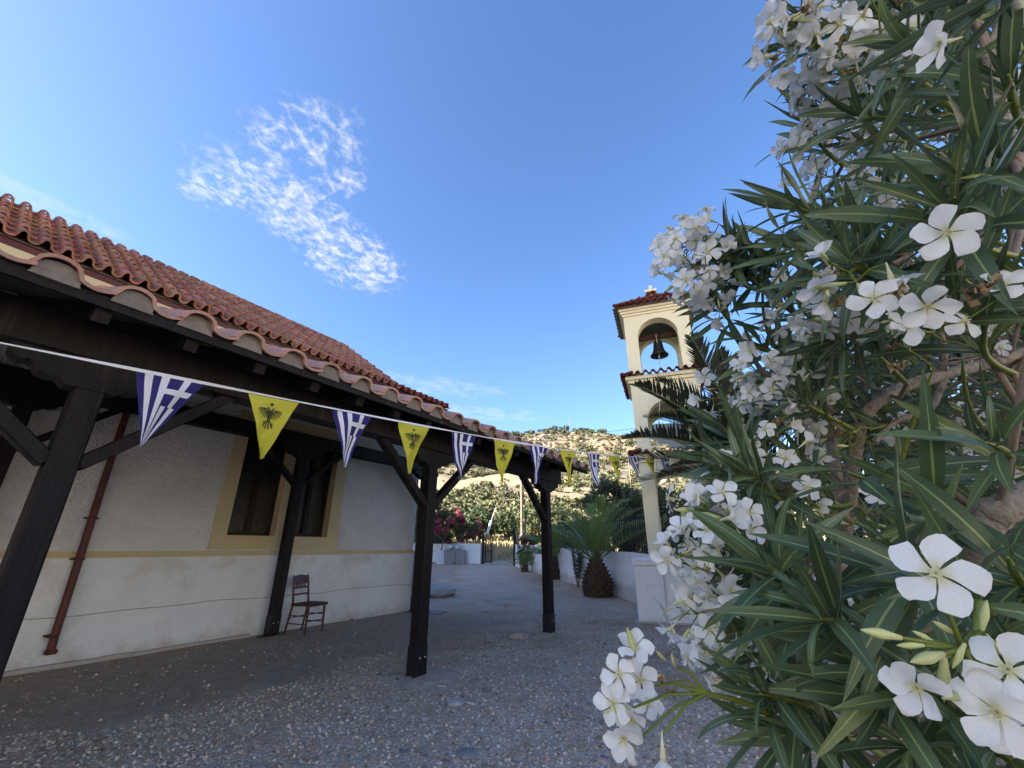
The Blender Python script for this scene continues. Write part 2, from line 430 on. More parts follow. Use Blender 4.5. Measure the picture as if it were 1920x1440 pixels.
M_GROUND = bpy.data.materials.new('gravel_ground'); M_GROUND.use_nodes = True
def ground_mat(m):
    N, L = m.node_tree.nodes, m.node_tree.links
    b = N['Principled BSDF']; b.inputs['Roughness'].default_value = .95; b.inputs['Specular IOR Level'].default_value = .2
    tc = N.new('ShaderNodeTexCoord')
    def noise(sc, det=4, ro=.6):
        n = N.new('ShaderNodeTexNoise'); n.inputs['Scale'].default_value = sc; n.inputs['Detail'].default_value = det; n.inputs['Roughness'].default_value = ro
        L.new(tc.outputs['Object'], n.inputs['Vector']); return n.outputs['Fac']
    def ramp(f, stops):
        r = N.new('ShaderNodeValToRGB'); e = r.color_ramp.elements
        e[0].position, e[0].color = stops[0][0], (*stops[0][1], 1); e[1].position, e[1].color = stops[-1][0], (*stops[-1][1], 1)
        for p, c in stops[1:-1]: x = e.new(p); x.color = (*c, 1)
        L.new(f, r.inputs[0]); return r.outputs[0]
    def mix(f, a, c, mode='MIX'):
        n = N.new('ShaderNodeMixRGB'); n.blend_type = mode
        if isinstance(f, float): n.inputs[0].default_value = f
        else: L.new(f, n.inputs[0])
        L.new(a, n.inputs[1]); L.new(c, n.inputs[2]); return n.outputs[0]
    vo = N.new('ShaderNodeTexVoronoi'); vo.inputs['Scale'].default_value = 42; L.new(tc.outputs['Object'], vo.inputs['Vector'])
    vo2 = N.new('ShaderNodeTexVoronoi'); vo2.inputs['Scale'].default_value = 17; L.new(tc.outputs['Object'], vo2.inputs['Vector'])
    sp = N.new('ShaderNodeSeparateColor'); L.new(vo.outputs['Color'], sp.inputs[0])
    peb = ramp(sp.outputs[0], [(0, (.27, .22, .172)), (.45, (.47, .39, .31)), (.85, (.62, .535, .435)), (.97, (.75, .72, .68))])
    bro = ramp(noise(1.3, 6, .65), [(.4, (.47, .395, .315)), (.66, (.36, .255, .175))])
    grav = mix(.55, peb, bro)
    dirt = ramp(noise(3.0, 6, .65), [(.3, (.44, .31, .215)), (.7, (.27, .195, .14))])
    slab = ramp(noise(5.0, 6, .65), [(.3, (.38, .325, .27)), (.7, (.24, .205, .172))])
    def attr(nm):
        a = N.new('ShaderNodeAttribute'); a.attribute_name = nm; return a.outputs['Fac']
    col = mix(attr('slab'), grav, slab)
    dd = N.new('ShaderNodeMath'); dd.operation = 'MULTIPLY'; dd.use_clamp = True
    nn = N.new('ShaderNodeMapRange'); nn.inputs['From Min'].default_value = .35; nn.inputs['From Max'].default_value = .6; nn.inputs['To Max'].default_value = 1.3
    L.new(noise(2.2, 6, .7), nn.inputs['Value']); L.new(attr('dirt'), dd.inputs[0]); L.new(nn.outputs[0], dd.inputs[1])
    col = mix(dd.outputs[0], col, dirt)
    field = ramp(noise(.9, 6, .7), [(.3, (.40, .33, .19)), (.7, (.25, .20, .11))])
    col = mix(attr('field'), col, field)
    L.new(col, b.inputs['Base Color'])
    bp = N.new('ShaderNodeBump'); bp.inputs['Strength'].default_value = .7; bp.inputs['Distance'].default_value = .02
    ad = N.new('ShaderNodeMath'); ad.operation = 'ADD'; L.new(vo.outputs['Distance'], ad.inputs[0]); L.new(noise(60, 4), ad.inputs[1])
    L.new(ad.outputs[0], bp.inputs['Height']); L.new(bp.outputs[0], b.inputs['Normal'])
ground_mat(M_GROUND)
def spaced(lo, hi, c0, c1, step, far):
    a = list(np.arange(c0, c1 + 1e-6, step)); s = step
    x = c0
    while x > lo: s *= 1.25; x -= s; a.insert(0, max(x, lo))
    s = step; x = c1
    while x < hi: s *= 1.25; x += s; a.append(min(x, hi))
    return np.array(a)
gx = spaced(-900, 900, -8, 7, .2, 0); gy = spaced(-500, 900, 0, 16, .2, 0)
XX, YY = np.meshgrid(gx, gy); nxg, nyg = len(gx), len(gy)
idx = np.arange(nxg * nyg).reshape(nyg, nxg)
Fg = np.stack([idx[:-1, :-1], idx[:-1, 1:], idx[1:, 1:], idx[1:, :-1]], -1).reshape(-1, 4)
me = np_mesh('ground', np.stack([XX.ravel(), YY.ravel(), gh(XX, YY).ravel()], 1), Fg, M_GROUND)
def vattr(me, nm, val):
    a = me.attributes.new(nm, 'FLOAT', 'POINT'); a.data.foreach_set('value', np.asarray(val, np.float32).ravel())
Ug, Ng = XX * UX + YY * UY, XX * NX + YY * NY
slab_a = sst(4.6, 5.6, Ng + (fbm(XX * .8, YY * .8, 3, 3) - .45) * 2.2) * (1 - sst(7.6, 8.6, Ug)) * .85
path_c = -0.6 - np.clip(YY - 14, 0, 30) * .055
path = 1 - sst(.9, 2.0, np.abs(XX - path_c) + (fbm(XX * .6, YY * .6, 3, 8) - .45) * 1.2)
dirt_a = sst(11, 17, YY) * (1 - path * .85) * (1 - sst(30, 34, YY)) + .35 * sst(1.2, 3.0, XX) * (1 - sst(8, 12, YY)) + .9 * sst(.5, .2, np.hypot(Ug - 4.22, Ng - 3.95)) * 0
wallbase = sst(7.55, 7.85, Ng) * (1 - sst(8.0, 8.6, Ug)) * .8
blot = .85 * sst(.50, .62, fbm(XX * .75, YY * .75, 4, 77)) * (1 - slab_a) * (1 - sst(11, 15, YY))
vattr(me, 'slab', slab_a); vattr(me, 'dirt', np.clip(dirt_a + wallbase + blot, 0, 1)); vattr(me, 'field', sst(30.5, 33, YY))
structure(mobj('ground', me))

# hill in front, added ridge to the left (out of the frame, shaped to shade the courtyard), far mountain
def hillz(x, y):
    t = np.clip((y - 70) / 260, 0, 1)
    top = 77 - 12 * sst(60, 180, x) - 60 * sst(170, 330, x) + 5 * np.sin(x * .02 + 1) - 40 * sst(-120, -420, x)
    back = np.clip((y - 330) / 300, 0, 1)
    z = 3.0 + top * t ** 1.12 * (1 - .35 * t * 0) - back ** 1.5 * 60
    z = z + (fbm(x * .03, y * .03, 4, 21) - .47) * (3 + 15 * t) * sst(70, 110, y) + (fbm(x * .15, y * .15, 3, 31) - .45) * (1 + 2.2 * t) * sst(70, 90, y)
    return np.where(y < 72, 3.0, z)
def grid_mesh(name, xs, ys, fz, m):
    X, Y = np.meshgrid(xs, ys); i = np.arange(X.size).reshape(X.shape)
    F = np.stack([i[:-1, :-1], i[:-1, 1:], i[1:, 1:], i[1:, :-1]], -1).reshape(-1, 4)
    return np_mesh(name, np.stack([X.ravel(), Y.ravel(), fz(X, Y).ravel()], 1), F, m)
M_HILL = mat('dry_hill_earth', (.142, .117, .082), (.108, .09, .064), .12, 7, .95, .6, .9, c3=(.11, .105, .06), s3=.06, t3=(.46, .6), bdist=.5)
M_BOUNCE_SLOPE = mat('pale_bounce_slope', (.47, .45, .41), (.40, .38, .345), .12, 7, .95, .6, .9, c3=(.30, .27, .15), s3=.06, t3=(.5, .7), bdist=.5)  # pale tone chosen to reflect sunlight towards the church wall
M_CLEAR = mat('bare_earth', (.20, .155, .105), (.165, .128, .088), .5, 6, .95, .4, 2, bdist=.3)
M_HROCK = mat('pale_hill_rock', (.185, .155, .125), (.14, .115, .094), .4, 5, .95, .5, 1.5, rnd=.3, hue=.015, bdist=.3)
M_OROCK = mat('orange_hill_rock', (.22, .14, .095), (.18, .11, .075), .4, 5, .95, .5, 1.5, rnd=.25, bdist=.3)
M_SHRUB = mat('hill_shrub', (.105, .108, .058), (.072, .080, .042), .4, 4, .9, rnd=.45, hue=.02, transl=.1)
M_HTREE = mat('hilltop_tree_green', (.045, .058, .030), (.03, .042, .022), .4, 4, .9, rnd=.35, hue=.01)
M_FARMT = mat('haze_tinted_mountain', (.016, .021, .030), (.012, .017, .024), .01, 6, .95, spec=0)  # blue-grey of distant haze put into the colour, no air is built
hx = np.arange(-420, 421, 3.5); hy = np.concatenate([np.arange(70, 200, 2.0), np.arange(200, 340, 3.0), np.arange(340, 640, 12)])
me = grid_mesh('hill', hx, hy, hillz, [M_HILL, M_CLEAR])
cen = np.zeros(len(me.polygons) * 3, np.float32); me.polygons.foreach_get('center', cen); cen = cen.reshape(-1, 3)
def clear_amt(x, y):
    e1 = ((x + 12) / 30) ** 2 + ((y - 138) / 12) ** 2
    e2 = ((x - 14) / 14) ** 2 + ((y - 116) / 6) ** 2
    e3 = ((x - 40) / 30) ** 2 + ((y - 172) / 3.5) ** 2
    return np.minimum(np.minimum(e1, e2), e3) + (fbm(x * .09, y * .09, 4, 44) - .45) * 1.3
me.polygons.foreach_set('material_index', (clear_amt(cen[:, 0], cen[:, 1]) < 1).astype(np.int32))
structure(mobj('hill', me))
# a steep ridge behind and left of the church: added, unseen, shaped so its shadow covers the courtyard and stops just behind the camera
ru_ = np.concatenate([[-66, -58, -55, -54, -53, -52], np.arange(-51, 16, 3.0), [20, 28]]); rn_ = np.arange(24, 60, 2.5)
RU, RN = np.meshgrid(ru_, rn_)
RH = (17 + 25 * (1 - sst(-30, -4, RU))) * sst(-54, -51.3, RU) * (1 - sst(12, 26, RU)) * sst(24, 36, RN) * (1 - sst(46, 59, RN)) - 1 + (fbm(RU * .12, RN * .12, 4, 61) - .45) * 2.5 * sst(-54, -50, RU) * (1 - sst(12, 26, RU))
i_ = np.arange(RU.size).reshape(RU.shape)
structure(mobj('shade_ridge', np_mesh('shade_ridge', np.stack([(RU * UX + RN * NX).ravel(), (RU * UY + RN * NY).ravel(), RH.ravel()], 1), np.stack([i_[:-1, :-1], i_[:-1, 1:], i_[1:, 1:], i_[1:, :-1]], -1).reshape(-1, 4), M_HILL)))
# unseen slopes added right and behind to bounce sunlight into the courtyard
ra = np.radians(np.arange(72, 222, 4.0)); rr_ = np.array([48, 60, 75, 90, 105, 120, 140, 165, 200, 260.0])
RA, RR = np.meshgrid(ra, rr_); RX, RY = RR * np.sin(RA), RR * np.cos(RA)
RZ = -1 + (62 + 12 * np.sin(RA * 5)) * sst(48, 190, RR) * sst(radians(72), radians(90), RA) * (1 - sst(radians(196), radians(218), RA)) + (fbm(RX * .05, RY * .05, 4, 91) - .45) * 6 * sst(50, 90, RR)
i_ = np.arange(RX.size).reshape(RX.shape)
structure(mobj('bounce_slope', np_mesh('bounce_slope', np.stack([RX.ravel(), RY.ravel(), RZ.ravel()], 1), np.stack([i_[:-1, :-1], i_[:-1, 1:], i_[1:, 1:], i_[1:, :-1]], -1).reshape(-1, 4), M_BOUNCE_SLOPE)))
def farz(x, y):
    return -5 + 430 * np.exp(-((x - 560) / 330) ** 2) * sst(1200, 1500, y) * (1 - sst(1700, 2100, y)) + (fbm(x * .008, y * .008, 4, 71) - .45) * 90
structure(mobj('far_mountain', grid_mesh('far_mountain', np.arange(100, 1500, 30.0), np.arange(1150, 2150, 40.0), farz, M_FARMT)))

# shrubs, rocks and trees on the hill: nobody could count them
def leaf_tris(n, r=1.0, size=.3, flat=.75, seed=0, shell=.55):
    q = np.random.default_rng(seed)
    d = q.normal(size=(n, 3)); d /= np.linalg.norm(d, axis=1)[:, None]
    rad = r * (shell + (1 - shell) * q.random(n) ** .5)[:, None]
    c = d * rad * [1, 1, flat]; c[:, 2] += r * flat * .75
    a = q.normal(size=(n, 3)); a /= np.linalg.norm(a, axis=1)[:, None]
    b = np.cross(a, d + q.normal(size=(n, 3)) * .6); b /= np.linalg.norm(b, axis=1)[:, None] + 1e-9
    s = size * (.6 + .8 * q.random(n))[:, None]
    V = np.stack([c - a * s * .6, c + b * s * .7, c + a * s * .6, c - b * s * .5], 1).reshape(-1, 3)
    return V, np.arange(4 * n).reshape(n, 4)
def scatter_mats(P, S, q, sq=(1, 1, 1)):
    n = len(P); a = q.random(n) * 2 * pi; M = np.zeros((n, 4, 4)); M[:, 3, 3] = 1
    M[:, 0, 0] = np.cos(a) * S * sq[0]; M[:, 0, 1] = -np.sin(a) * S * sq[1]; M[:, 1, 0] = np.sin(a) * S * sq[0]; M[:, 1, 1] = np.cos(a) * S * sq[1]; M[:, 2, 2] = S * sq[2]
    M[:, :3, 3] = P; return M
q = np.random.default_rng(5)
def hill_points(n, y0, y1, f):
    y = y0 + (y1 - y0) * q.random(n * 3); x = (q.random(n * 3) * 1.6 - .42) * y * .95
    k = f(x, y) > q.random(n * 3)
    x, y = x[k][:n], y[k][:n]; return np.stack([x, y, hillz(x, y)], 1)
fs = lambda x, y: np.where(clear_amt(x, y) < 1.05, .05, .25 + 1.3 * np.clip(fbm(x * .07, y * .07, 4, 9) - .35, 0, 1) * 2.2) * (1 - .45 * sst(185, 240, y)) + .5 * (1 - sst(78, 110, y))
P = hill_points(7600, 74, 325, fs); S = (.45 + .95 * q.random(len(P)) ** 2) * (1 + .35 * sst(120, 300, P[:, 1]))
V, F = leaf_tris(70, 1.0, .42, .8, 1)
v, f, _, r = replicate(V, F, scatter_mats(P, S, q))
stuff(mobj('hill_shrubs', np_mesh('hill_shrubs', v, f, M_SHRUB, rnd=r, smooth=False)))
def rock_arrays(seed, sub=1, sq=.6, amp=.3):
    import bmesh
    bm = bmesh.new(); bmesh.ops.create_icosphere(bm, subdivisions=sub, radius=1)
    qq = np.random.default_rng(seed); V = np.array([x.co[:] for x in bm.verts]); F = np.array([[x.index for x in f_.verts] for f_ in bm.faces]); bm.free()
    for _ in range(5):
        d = qq.normal(size=3); d /= np.linalg.norm(d); h = .55 + .35 * qq.random()
        t = V @ d; V = V - np.clip(t - h, 0, 9)[:, None] * d
    V = V * (1 + amp * (qq.random(len(V)) - .5))[:, None]; V[:, 2] *= sq
    return V, F
fr_ = lambda x, y: (.05 + .9 * sst(190, 250, y) * np.clip(fbm(x * .05, y * .05, 3, 14) * 2.4 - .6, 0, 1)) * np.where(clear_amt(x, y) < 1, .2, 1)
P = hill_points(4200, 100, 328, fr_); P[:, 2] += .1
V, F = rock_arrays(3, 1, .8, .5)
v, f, _, r = replicate(V, F, scatter_mats(P, .4 + 1.5 * q.random(len(P)) ** 2.5, q))
stuff(mobj('hill_rocks', np_mesh('hill_rocks', v, f, M_HROCK, rnd=r, smooth=False)))
P = hill_points(260, 215, 300, lambda x, y: np.exp(-((x - 62) / 45) ** 2) * np.exp(-((y - 262) / 22) ** 2))
v, f, _, r = replicate(*rock_arrays(4, 1, .9, .5), scatter_mats(P, 1 + 2.6 * q.random(len(P)) ** 2, q))
stuff(mobj('orange_rocks', np_mesh('orange_rocks', v, f, M_OROCK, rnd=r, smooth=False)))
n = 210; x = q.random(n) * 330 - 190; y = 318 + q.random(n) * 22; P = np.stack([x, y, hillz(x, y) - .3], 1)
P = P[(x < 70) | (q.random(n) < .25)]
V, F = leaf_tris(110, 1.0, .36, 1.0, 2)
v, f, _, r = replicate(V, F, scatter_mats(P, 1.2 + 1.6 * q.random(len(P)), q))
stuff(mobj('hilltop_wood', np_mesh('hilltop_wood', v, f, M_HTREE, rnd=r, smooth=False)))

# ------------------------------------------------------------------ church (local x along the wall, y into the church)
CH_ROT = pi / 2 - A_CH
church = thing('church', 'white rendered church with cream bands and a red tiled roof behind the dark pergola', 'church', (0, 0, 0), CH_ROT)
WN, U0, U1, CB = 7.95, -10.0, 8.06, 12.25       # wall plane, ends, back
def open_wall(mb, u0, u1, z0, z1, holes, y, depth):
    """front wall sheet at plane y with rectangular holes, with reveals going back by depth"""
    us = sorted({u0, u1, *[h[0] for h in holes], *[h[1] for h in holes]}); zs = sorted({z0, z1, *[h[2] for h in holes], *[h[3] for h in holes]})
    for i in range(len(us) - 1):
        for j in range(len(zs) - 1):
            cu, cz = (us[i] + us[i + 1]) / 2, (zs[j] + zs[j + 1]) / 2
            if any(h[0] < cu < h[1] and h[2] < cz < h[3] for h in holes): continue
            mb.add([(us[i], y, zs[j]), (us[i + 1], y, zs[j]), (us[i + 1], y, zs[j + 1]), (us[i], y, zs[j + 1])], [(0, 1, 2, 3)])
    for a, b, c, d in holes:
        q4 = [(a, c), (b, c), (b, d), (a, d)]
        for k in range(4):
            p, r = q4[k], q4[(k + 1) % 4]
            mb.add([(p[0], y, p[1]), (p[0], y + depth, p[1]), (r[0], y + depth, r[1]), (r[0], y, r[1])], [(0, 1, 2, 3)], 1)
WIN = [(3.74, 4.55, 1.55, 3.42), (4.80, 5.61, 1.55, 3.42)]
PL_TOP, BAND0, BAND1 = 1.228, 1.228, 1.31
wb = MB(); open_wall(wb, U0, U1, BAND1, 4.62, WIN, WN, .22)
wb.add([(U1, WN, 0), (U1, CB, 0), (U1, CB, 5.0), (U1, WN, 5.0)], [(0, 1, 2, 3)]); wb.add([(U0, WN, 0), (U0, CB, 0), (U0, CB, 5.0), (U0, WN, 5.0)], [(3, 2, 1, 0)])
wb.add([(U0, CB, 0), (U1, CB, 0), (U1, CB, 5.0), (U0, CB, 5.0)], [(3, 2, 1, 0)])
wb.add([(6.70, WN + .02, 4.9), (6.70, CB, 4.9), (6.70, 10.1, 6.62)], [(0, 1, 2)])
wb.build('upper_wall', [M_STUCCO, M_CREAM], church)
pb = MB()
def crack(u): return .565 + .012 * sin(u * 2.1) + .008 * sin(u * 5.3)
us = np.arange(U0, U1 + .001, (U1 - U0) / 90)
for z0, z1, y in ((None, PL_TOP, WN - .030), (-.3, None, WN - .036)):
    for i in range(len(us) - 1):
        a, b = us[i], us[i + 1]
        if z0 is None: pb.add([(a, y, crack(a) + .006), (b, y, crack(b) + .006), (b, y, z1), (a, y, z1)], [(0, 1, 2, 3)])
        else: pb.add([(a, y, z0), (b, y, z0), (b, y, crack(b) - .006), (a, y, crack(a) - .006)], [(0, 1, 2, 3)])
pb.add([(U0, WN - .012, .4), (U1 + .03, WN - .012, .4), (U1 + .03, WN - .012, .75), (U0, WN - .012, .75)], [(0, 1, 2, 3)], 1)
pb.add([(U0, WN - .03, PL_TOP), (U1 + .033, WN - .03, PL_TOP), (U1 + .033, WN, PL_TOP), (U0, WN, PL_TOP)], [(0, 1, 2, 3)])
pb.add([(U1 + .033, WN - .036, -.3), (U1 + .033, CB, -.3), (U1 + .033, CB, PL_TOP), (U1 + .033, WN - .036, PL_TOP)], [(0, 1, 2, 3)])
pb.build('plinth', [M_PLINTH, M_LEDGE], church)
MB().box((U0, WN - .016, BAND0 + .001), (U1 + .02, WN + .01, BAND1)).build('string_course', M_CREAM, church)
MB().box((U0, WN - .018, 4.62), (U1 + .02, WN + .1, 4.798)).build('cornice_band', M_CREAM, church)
# double window
fw = MB()
X0, X1, ZT = 3.51, 5.86, 3.66
for a, b in (((X0, 1.33), (WIN[0][0], ZT)), ((WIN[0][1], 1.33), (WIN[1][0], ZT)), ((WIN[1][1], 1.33), (X1, ZT))):
    fw.box((a[0], WN - .028, a[1]), (b[0], WN + .02, b[1]))
for w in WIN:
    fw.box((w[0], WN - .028, 1.33), (w[1], WN + .02, 1.55)); fw.box((w[0], WN - .028, w[3]), (w[1], WN + .02, ZT))
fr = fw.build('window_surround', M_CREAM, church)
for w in WIN:
    y = WN + .15
    c = MB()
    fwid = .06
    c.box((w[0], y, w[2]), (w[0] + fwid, y + .06, w[3])); c.box((w[1] - fwid, y, w[2]), (w[1], y + .06, w[3]))
    c.box((w[0] + fwid, y, w[2]), (w[1] - fwid, y + .06, w[2] + fwid)); c.box((w[0] + fwid, y, w[3] - fwid), (w[1] - fwid, y + .06, w[3]))
    mu = (w[0] + w[1]) / 2
    c.box((mu - .05, y - .01, w[2] + fwid), (mu + .05, y + .06, w[3] - fwid))
    for zz in (2.72,): 
        c.box((w[0] + fwid, y + .004, zz), (mu - .05, y + .056, zz + .09)); c.box((mu + .05, y + .004, zz), (w[1] - fwid, y + .056, zz + .09))
    for k in (-1, 1): c.box((mu + k * .025 - .006, y - .022, w[2] + fwid), (mu + k * .025 + .006, y - .01, w[3] - fwid))
    win = c.build('window', M_SHUTTER, church)
    for a, b in ((w[0] + fwid, mu - .05), (mu + .05, w[1] - fwid)):
        for z0, z1 in ((w[2] + fwid, 2.72), (2.81, w[3] - fwid)):
            MB().box((a + .002, y + .03, z0 + .002), (b - .002, y + .036, z1 - .002)).build('pane', M_GLASS, win)
# downpipe
dp = MB(); pts = [(1.98, WN - .10, 4.35), (1.985, WN - .10, 2.4), (2.02, WN - .10, .30), (2.02, WN - .13, .19)]
dp.tube(pts, .043, 10)
pipe = dp.build('downpipe', M_REDMETAL, church)
for z in (.36, 1.22, 1.72, 2.72, 3.5):
    bk = MB(); bk.lathe([(.047, -.018), (.052, -.018), (.052, .018), (.047, .018)], 12, 0, None, (2.0, WN - .10, z)); bk.box((1.925, WN - .06, z - .012), (2.075, WN - .03, z + .012))
    bk.box((1.985, WN - .03, z - .012), (2.015, WN + .01, z + .012))
    bk.build('pipe_bracket', M_REDMETAL, pipe)
MB().box((1.965, WN - .185, .165), (2.075, WN - .09, .215), bev=.01).build('pipe_shoe', M_REDMETAL, pipe)
# low cement footing along the wall
fo = MB()
for i in range(55):
    a, b = -10 + i * .262, -10 + (i + 1) * .262
    fo.box((a, WN - .11 - .02 * random.random(), -.2), (b, WN - .036, .035 + .012 * random.random()))
fo.build('footing', M_LEDGE, church)

# roof tiles -------------------------------------------------------------------
def s_tile(p, L, h, t, n=12, edge=0.0):
    """S-profile tile: barrel then shallow pan over width p, length L, lower end at y=0"""
    xs = np.linspace(-.02 * p, 1.04 * p, n); prof = []
    for x in xs:
        a = x / p
        if a < .60: z = h * math.sqrt(max(0, 1 - ((a - .30) / .31) ** 2))
        else: z = -.22 * h * sin(pi * min(1, (a - .60) / .40))
        prof.append((x, z))
    V, F = [], []
    nx = []
    for i in range(n):
        a = prof[max(i - 1, 0)]; b = prof[min(i + 1, n - 1)]
        d = Vector((b[0] - a[0], 0, b[1] - a[1])).normalized(); nx.append((-d.z * t, d.x * t))
    for y in (0, L):
        lift = t * 1.15 + edge if y == 0 else 0
        for (x, z), (ox, oz) in zip(prof, nx): V.append((x, y, z + lift))
        for (x, z), (ox, oz) in zip(prof, nx): V.append((x - ox, y, z - oz + lift))
    for i in range(n - 1):
        F.append((i, i + 1, 2 * n + i + 1, 2 * n + i))             # top
        F.append((n + i + 1, n + i, 3 * n + i, 3 * n + i + 1))     # underside
        F.append((i + 1, i, n + i, n + i + 1))                      # front rim
    F.append((0, 2 * n, 3 * n, n)); F.append((n - 1, 2 * n - 1, 4 * n - 1, 3 * n - 1))
    return np.array(V), np.array(F)
def tile_field(parent, name, V, F, m, origin, tan, period, cols, expo, rows, limit_rows, jitter=.006, ncap=300, order=None, yaw=0.0):
    """tiles on a slope in parent's frame: origin = lower left corner, +x along the eave, +y up the slope"""
    ca, sa = 1 / math.hypot(1, tan), tan / math.hypot(1, tan)
    R = np.array([[1, 0, 0], [0, ca, -sa], [0, sa, ca]])
    Rz = np.array([[cos(yaw), -sin(yaw), 0], [sin(yaw), cos(yaw), 0], [0, 0, 1]])
    me = np_mesh(name, V, F, m, smooth=False)
    rest = []; k = 0
    items = [(c, r) for c in range(cols) for r in range(rows)]
    if order: items.sort(key=order)
    for c, r in items:
        p = R @ np.array([c * period, r * expo, .006 * 0])
        jr = radians(random.uniform(-1, 1) * 1.3)
        J = np.array([[cos(jr), -sin(jr), 0], [sin(jr), cos(jr), 0], [0, 0, 1]])
        jz = random.uniform(-1, 1) * jitter
        M = mat4(Rz @ R @ J, Rz @ (p + R @ np.array([random.uniform(-1, 1) * jitter * .6, random.uniform(-1, 1) * jitter * 1.5, jz * .5])) + np.array(origin))
        if k < ncap and r < limit_rows(c): mobj(name, me, parent, toM(M)); k += 1
        else: rest.append(M)
    if rest:
        v, f, _, rr = replicate(V, F, rest)
        stuff(mobj(name + 's', np_mesh(name + 's', v, f, m, rnd=rr, smooth=False), parent))
ROOF_T = .72; EN, EZ = 7.60, 5.0
roof = MB()
def slope_pt(u, n): return (u, n, EZ - .035 + (n - EN) * ROOF_T)
roof.add([slope_pt(U0 - .3, EN + .02), slope_pt(6.78, EN + .02), slope_pt(6.78, 10.1), slope_pt(U0 - .3, 10.1)], [(0, 1, 2, 3)])
roof.add([(U0 - .3, 12.6, EZ - .035), (6.78, 12.6, EZ - .035), slope_pt(6.78, 10.1), slope_pt(U0 - .3, 10.1)], [(3, 2, 1, 0)])
roof.add([(6.6, EN + .02, EZ - .035), (8.72, EN + .02, EZ - .035), (8.72, 10.1, EZ + .93), (6.6, 10.1, EZ + .93)], [(0, 1, 2, 3)])
roof.add([(6.6, 12.6, EZ - .035), (8.72, 12.6, EZ - .035), (8.72, 10.1, EZ + .93), (6.6, 10.1, EZ + .93)], [(3, 2, 1, 0)])
roof_o = roof.build('roof', M_MORTAR, church)
V, F = s_tile(.21, .46, .094, .024, 14, .018)
ncol = int(round((6.8 + 1.5) / .21))
tile_field(roof_o, 'roof_tile', V, F, M_TILE, (6.8 - ncol * .21, EN, EZ), ROOF_T, .21, ncol, .385, 8, lambda c: 8, ncap=320, order=lambda cr: abs(cr[0] * .21 - 1.5 - 2.4) + cr[1] * .15)
tile_field(roof_o, 'end_roof_tile', V, F, M_TILE3, (6.82, EN, EZ), .385, .21, 9, .385, 3, lambda c: 3)
# crimson gutter board and soffit under the tiles
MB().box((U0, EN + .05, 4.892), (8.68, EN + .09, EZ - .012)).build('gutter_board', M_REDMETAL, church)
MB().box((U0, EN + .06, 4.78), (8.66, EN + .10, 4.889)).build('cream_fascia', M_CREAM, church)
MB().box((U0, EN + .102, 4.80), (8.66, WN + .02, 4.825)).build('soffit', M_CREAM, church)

# ------------------------------------------------------------------ pergola
perg = thing('pergola', 'dark timber pergola with carved posts and pink tiled eaves along the church wall', 'pergola', (0, 0, 0), CH_ROT)
PN = 3.95
def corbel(u, n, z, parent, w=.15):
    prof = [(-.42, 0), (.42, 0), (.42, -.05), (.40, -.085), (.36, -.10), (.325, -.09), (.30, -.105), (.27, -.15), (.22, -.165), (.17, -.16), (.13, -.20), (-.13, -.20), (-.17, -.16), (-.22, -.165), (-.27, -.15), (-.30, -.105), (-.325, -.09), (-.36, -.10), (-.40, -.085), (-.42, -.05)]
    MB().prism([(u + a, z + b) for a, b in prof], 'y', n - w / 2, n + w / 2).build('corbel', M_WOOD, parent)
def post(u, n, z0, ztop, w, sleeve=True):
    p = MB().box((u - w / 2, n - w / 2, z0 + .02), (u + w / 2, n + w / 2, ztop), bev=.012).build('post', M_WOOD, perg)
    if sleeve:
        k = w / 2 + .004
        MB().box((u - k, n - k, z0), (u + k, n + k, z0 + .30), bev=.004).build('steel_sleeve', M_STEEL, p)
        for du, dn in ((-.04, -1), (.04, -1)):
            b = MB(); b.lathe([(0, -.006), (.009, -.006), (.011, 0), (.011, .002)], 8, 0, Matrix.Translation((u + du, n - k - .001, z0 + .19)) @ Matrix.Rotation(-pi / 2, 4, 'X'))
            b.build('bolt', M_LEDGE, p)
        for sx, sy in ((-1, -1), (1, -1), (-1, 1), (1, 1)):
            MB().beam((u + sx * (k + .0), n + sy * .05, z0 + .012), (u + sx * (k + .13), n + sy * .10, z0 + .004), .045, .008).build('anchor_tab', M_STEEL, p)
    return p
FRONT = [.76, 4.20, 7.42]; WALLP = [.98, 4.67, 8.02]
for u in [-2.45] + FRONT:
    post(u, PN, 0.0 if u < 7 else -.02, 2.36, .155); corbel(u, PN, 2.555, perg)
for u in [-2.5] + WALLP:
    post(u, 7.70, 0, 2.96, .16, True); corbel(u, 7.70, 3.155, perg)
def brace(u, n, d, zb, zt, run):
    q0, q1 = (u + d * .07, n, zb), (u + d * run, n, zt)
    br = MB().beam(q0, q1, .09, .115, up=(0, 1, 0), bev=.008).build('brace', M_WOOD, perg)
    for f in (.12, .9):
        p = (q0[0] + (q1[0] - q0[0]) * f, n - .047, q0[2] + (q1[2] - q0[2]) * f)
        b = MB(); b.lathe([(0, .008), (.012, .008), (.014, .002), (.014, -.002)], 6, 0, Matrix.Translation(p) @ Matrix.Rotation(pi / 2, 4, 'X')); b.build('bolt', M_STEEL, br)
for u in [-2.45] + FRONT:
    brace(u, PN, -1, 1.86, 2.60, .90)
    if u < 7: brace(u, PN, 1, 1.86, 2.60, .90)
for u in WALLP: 
    brace(u, 7.70, -1, 2.46, 3.18, .9)
    if u < 7: brace(u, 7.70, 1, 2.46, 3.18, .9)
MB().box((-10, PN - .10, 2.557), (7.95, PN + .10, 2.83), bev=.01).build('front_beam', M_WOOD, perg)
MB().box((-10, 7.60, 3.157), (8.05, 7.80, 3.40), bev=.01).build('wall_beam', M_WOOD, perg)
PE_N, PE_Z, PT = 3.42, 2.80, .36
def pz(n): return PE_Z + (n - PE_N) * PT
ru = -9.9
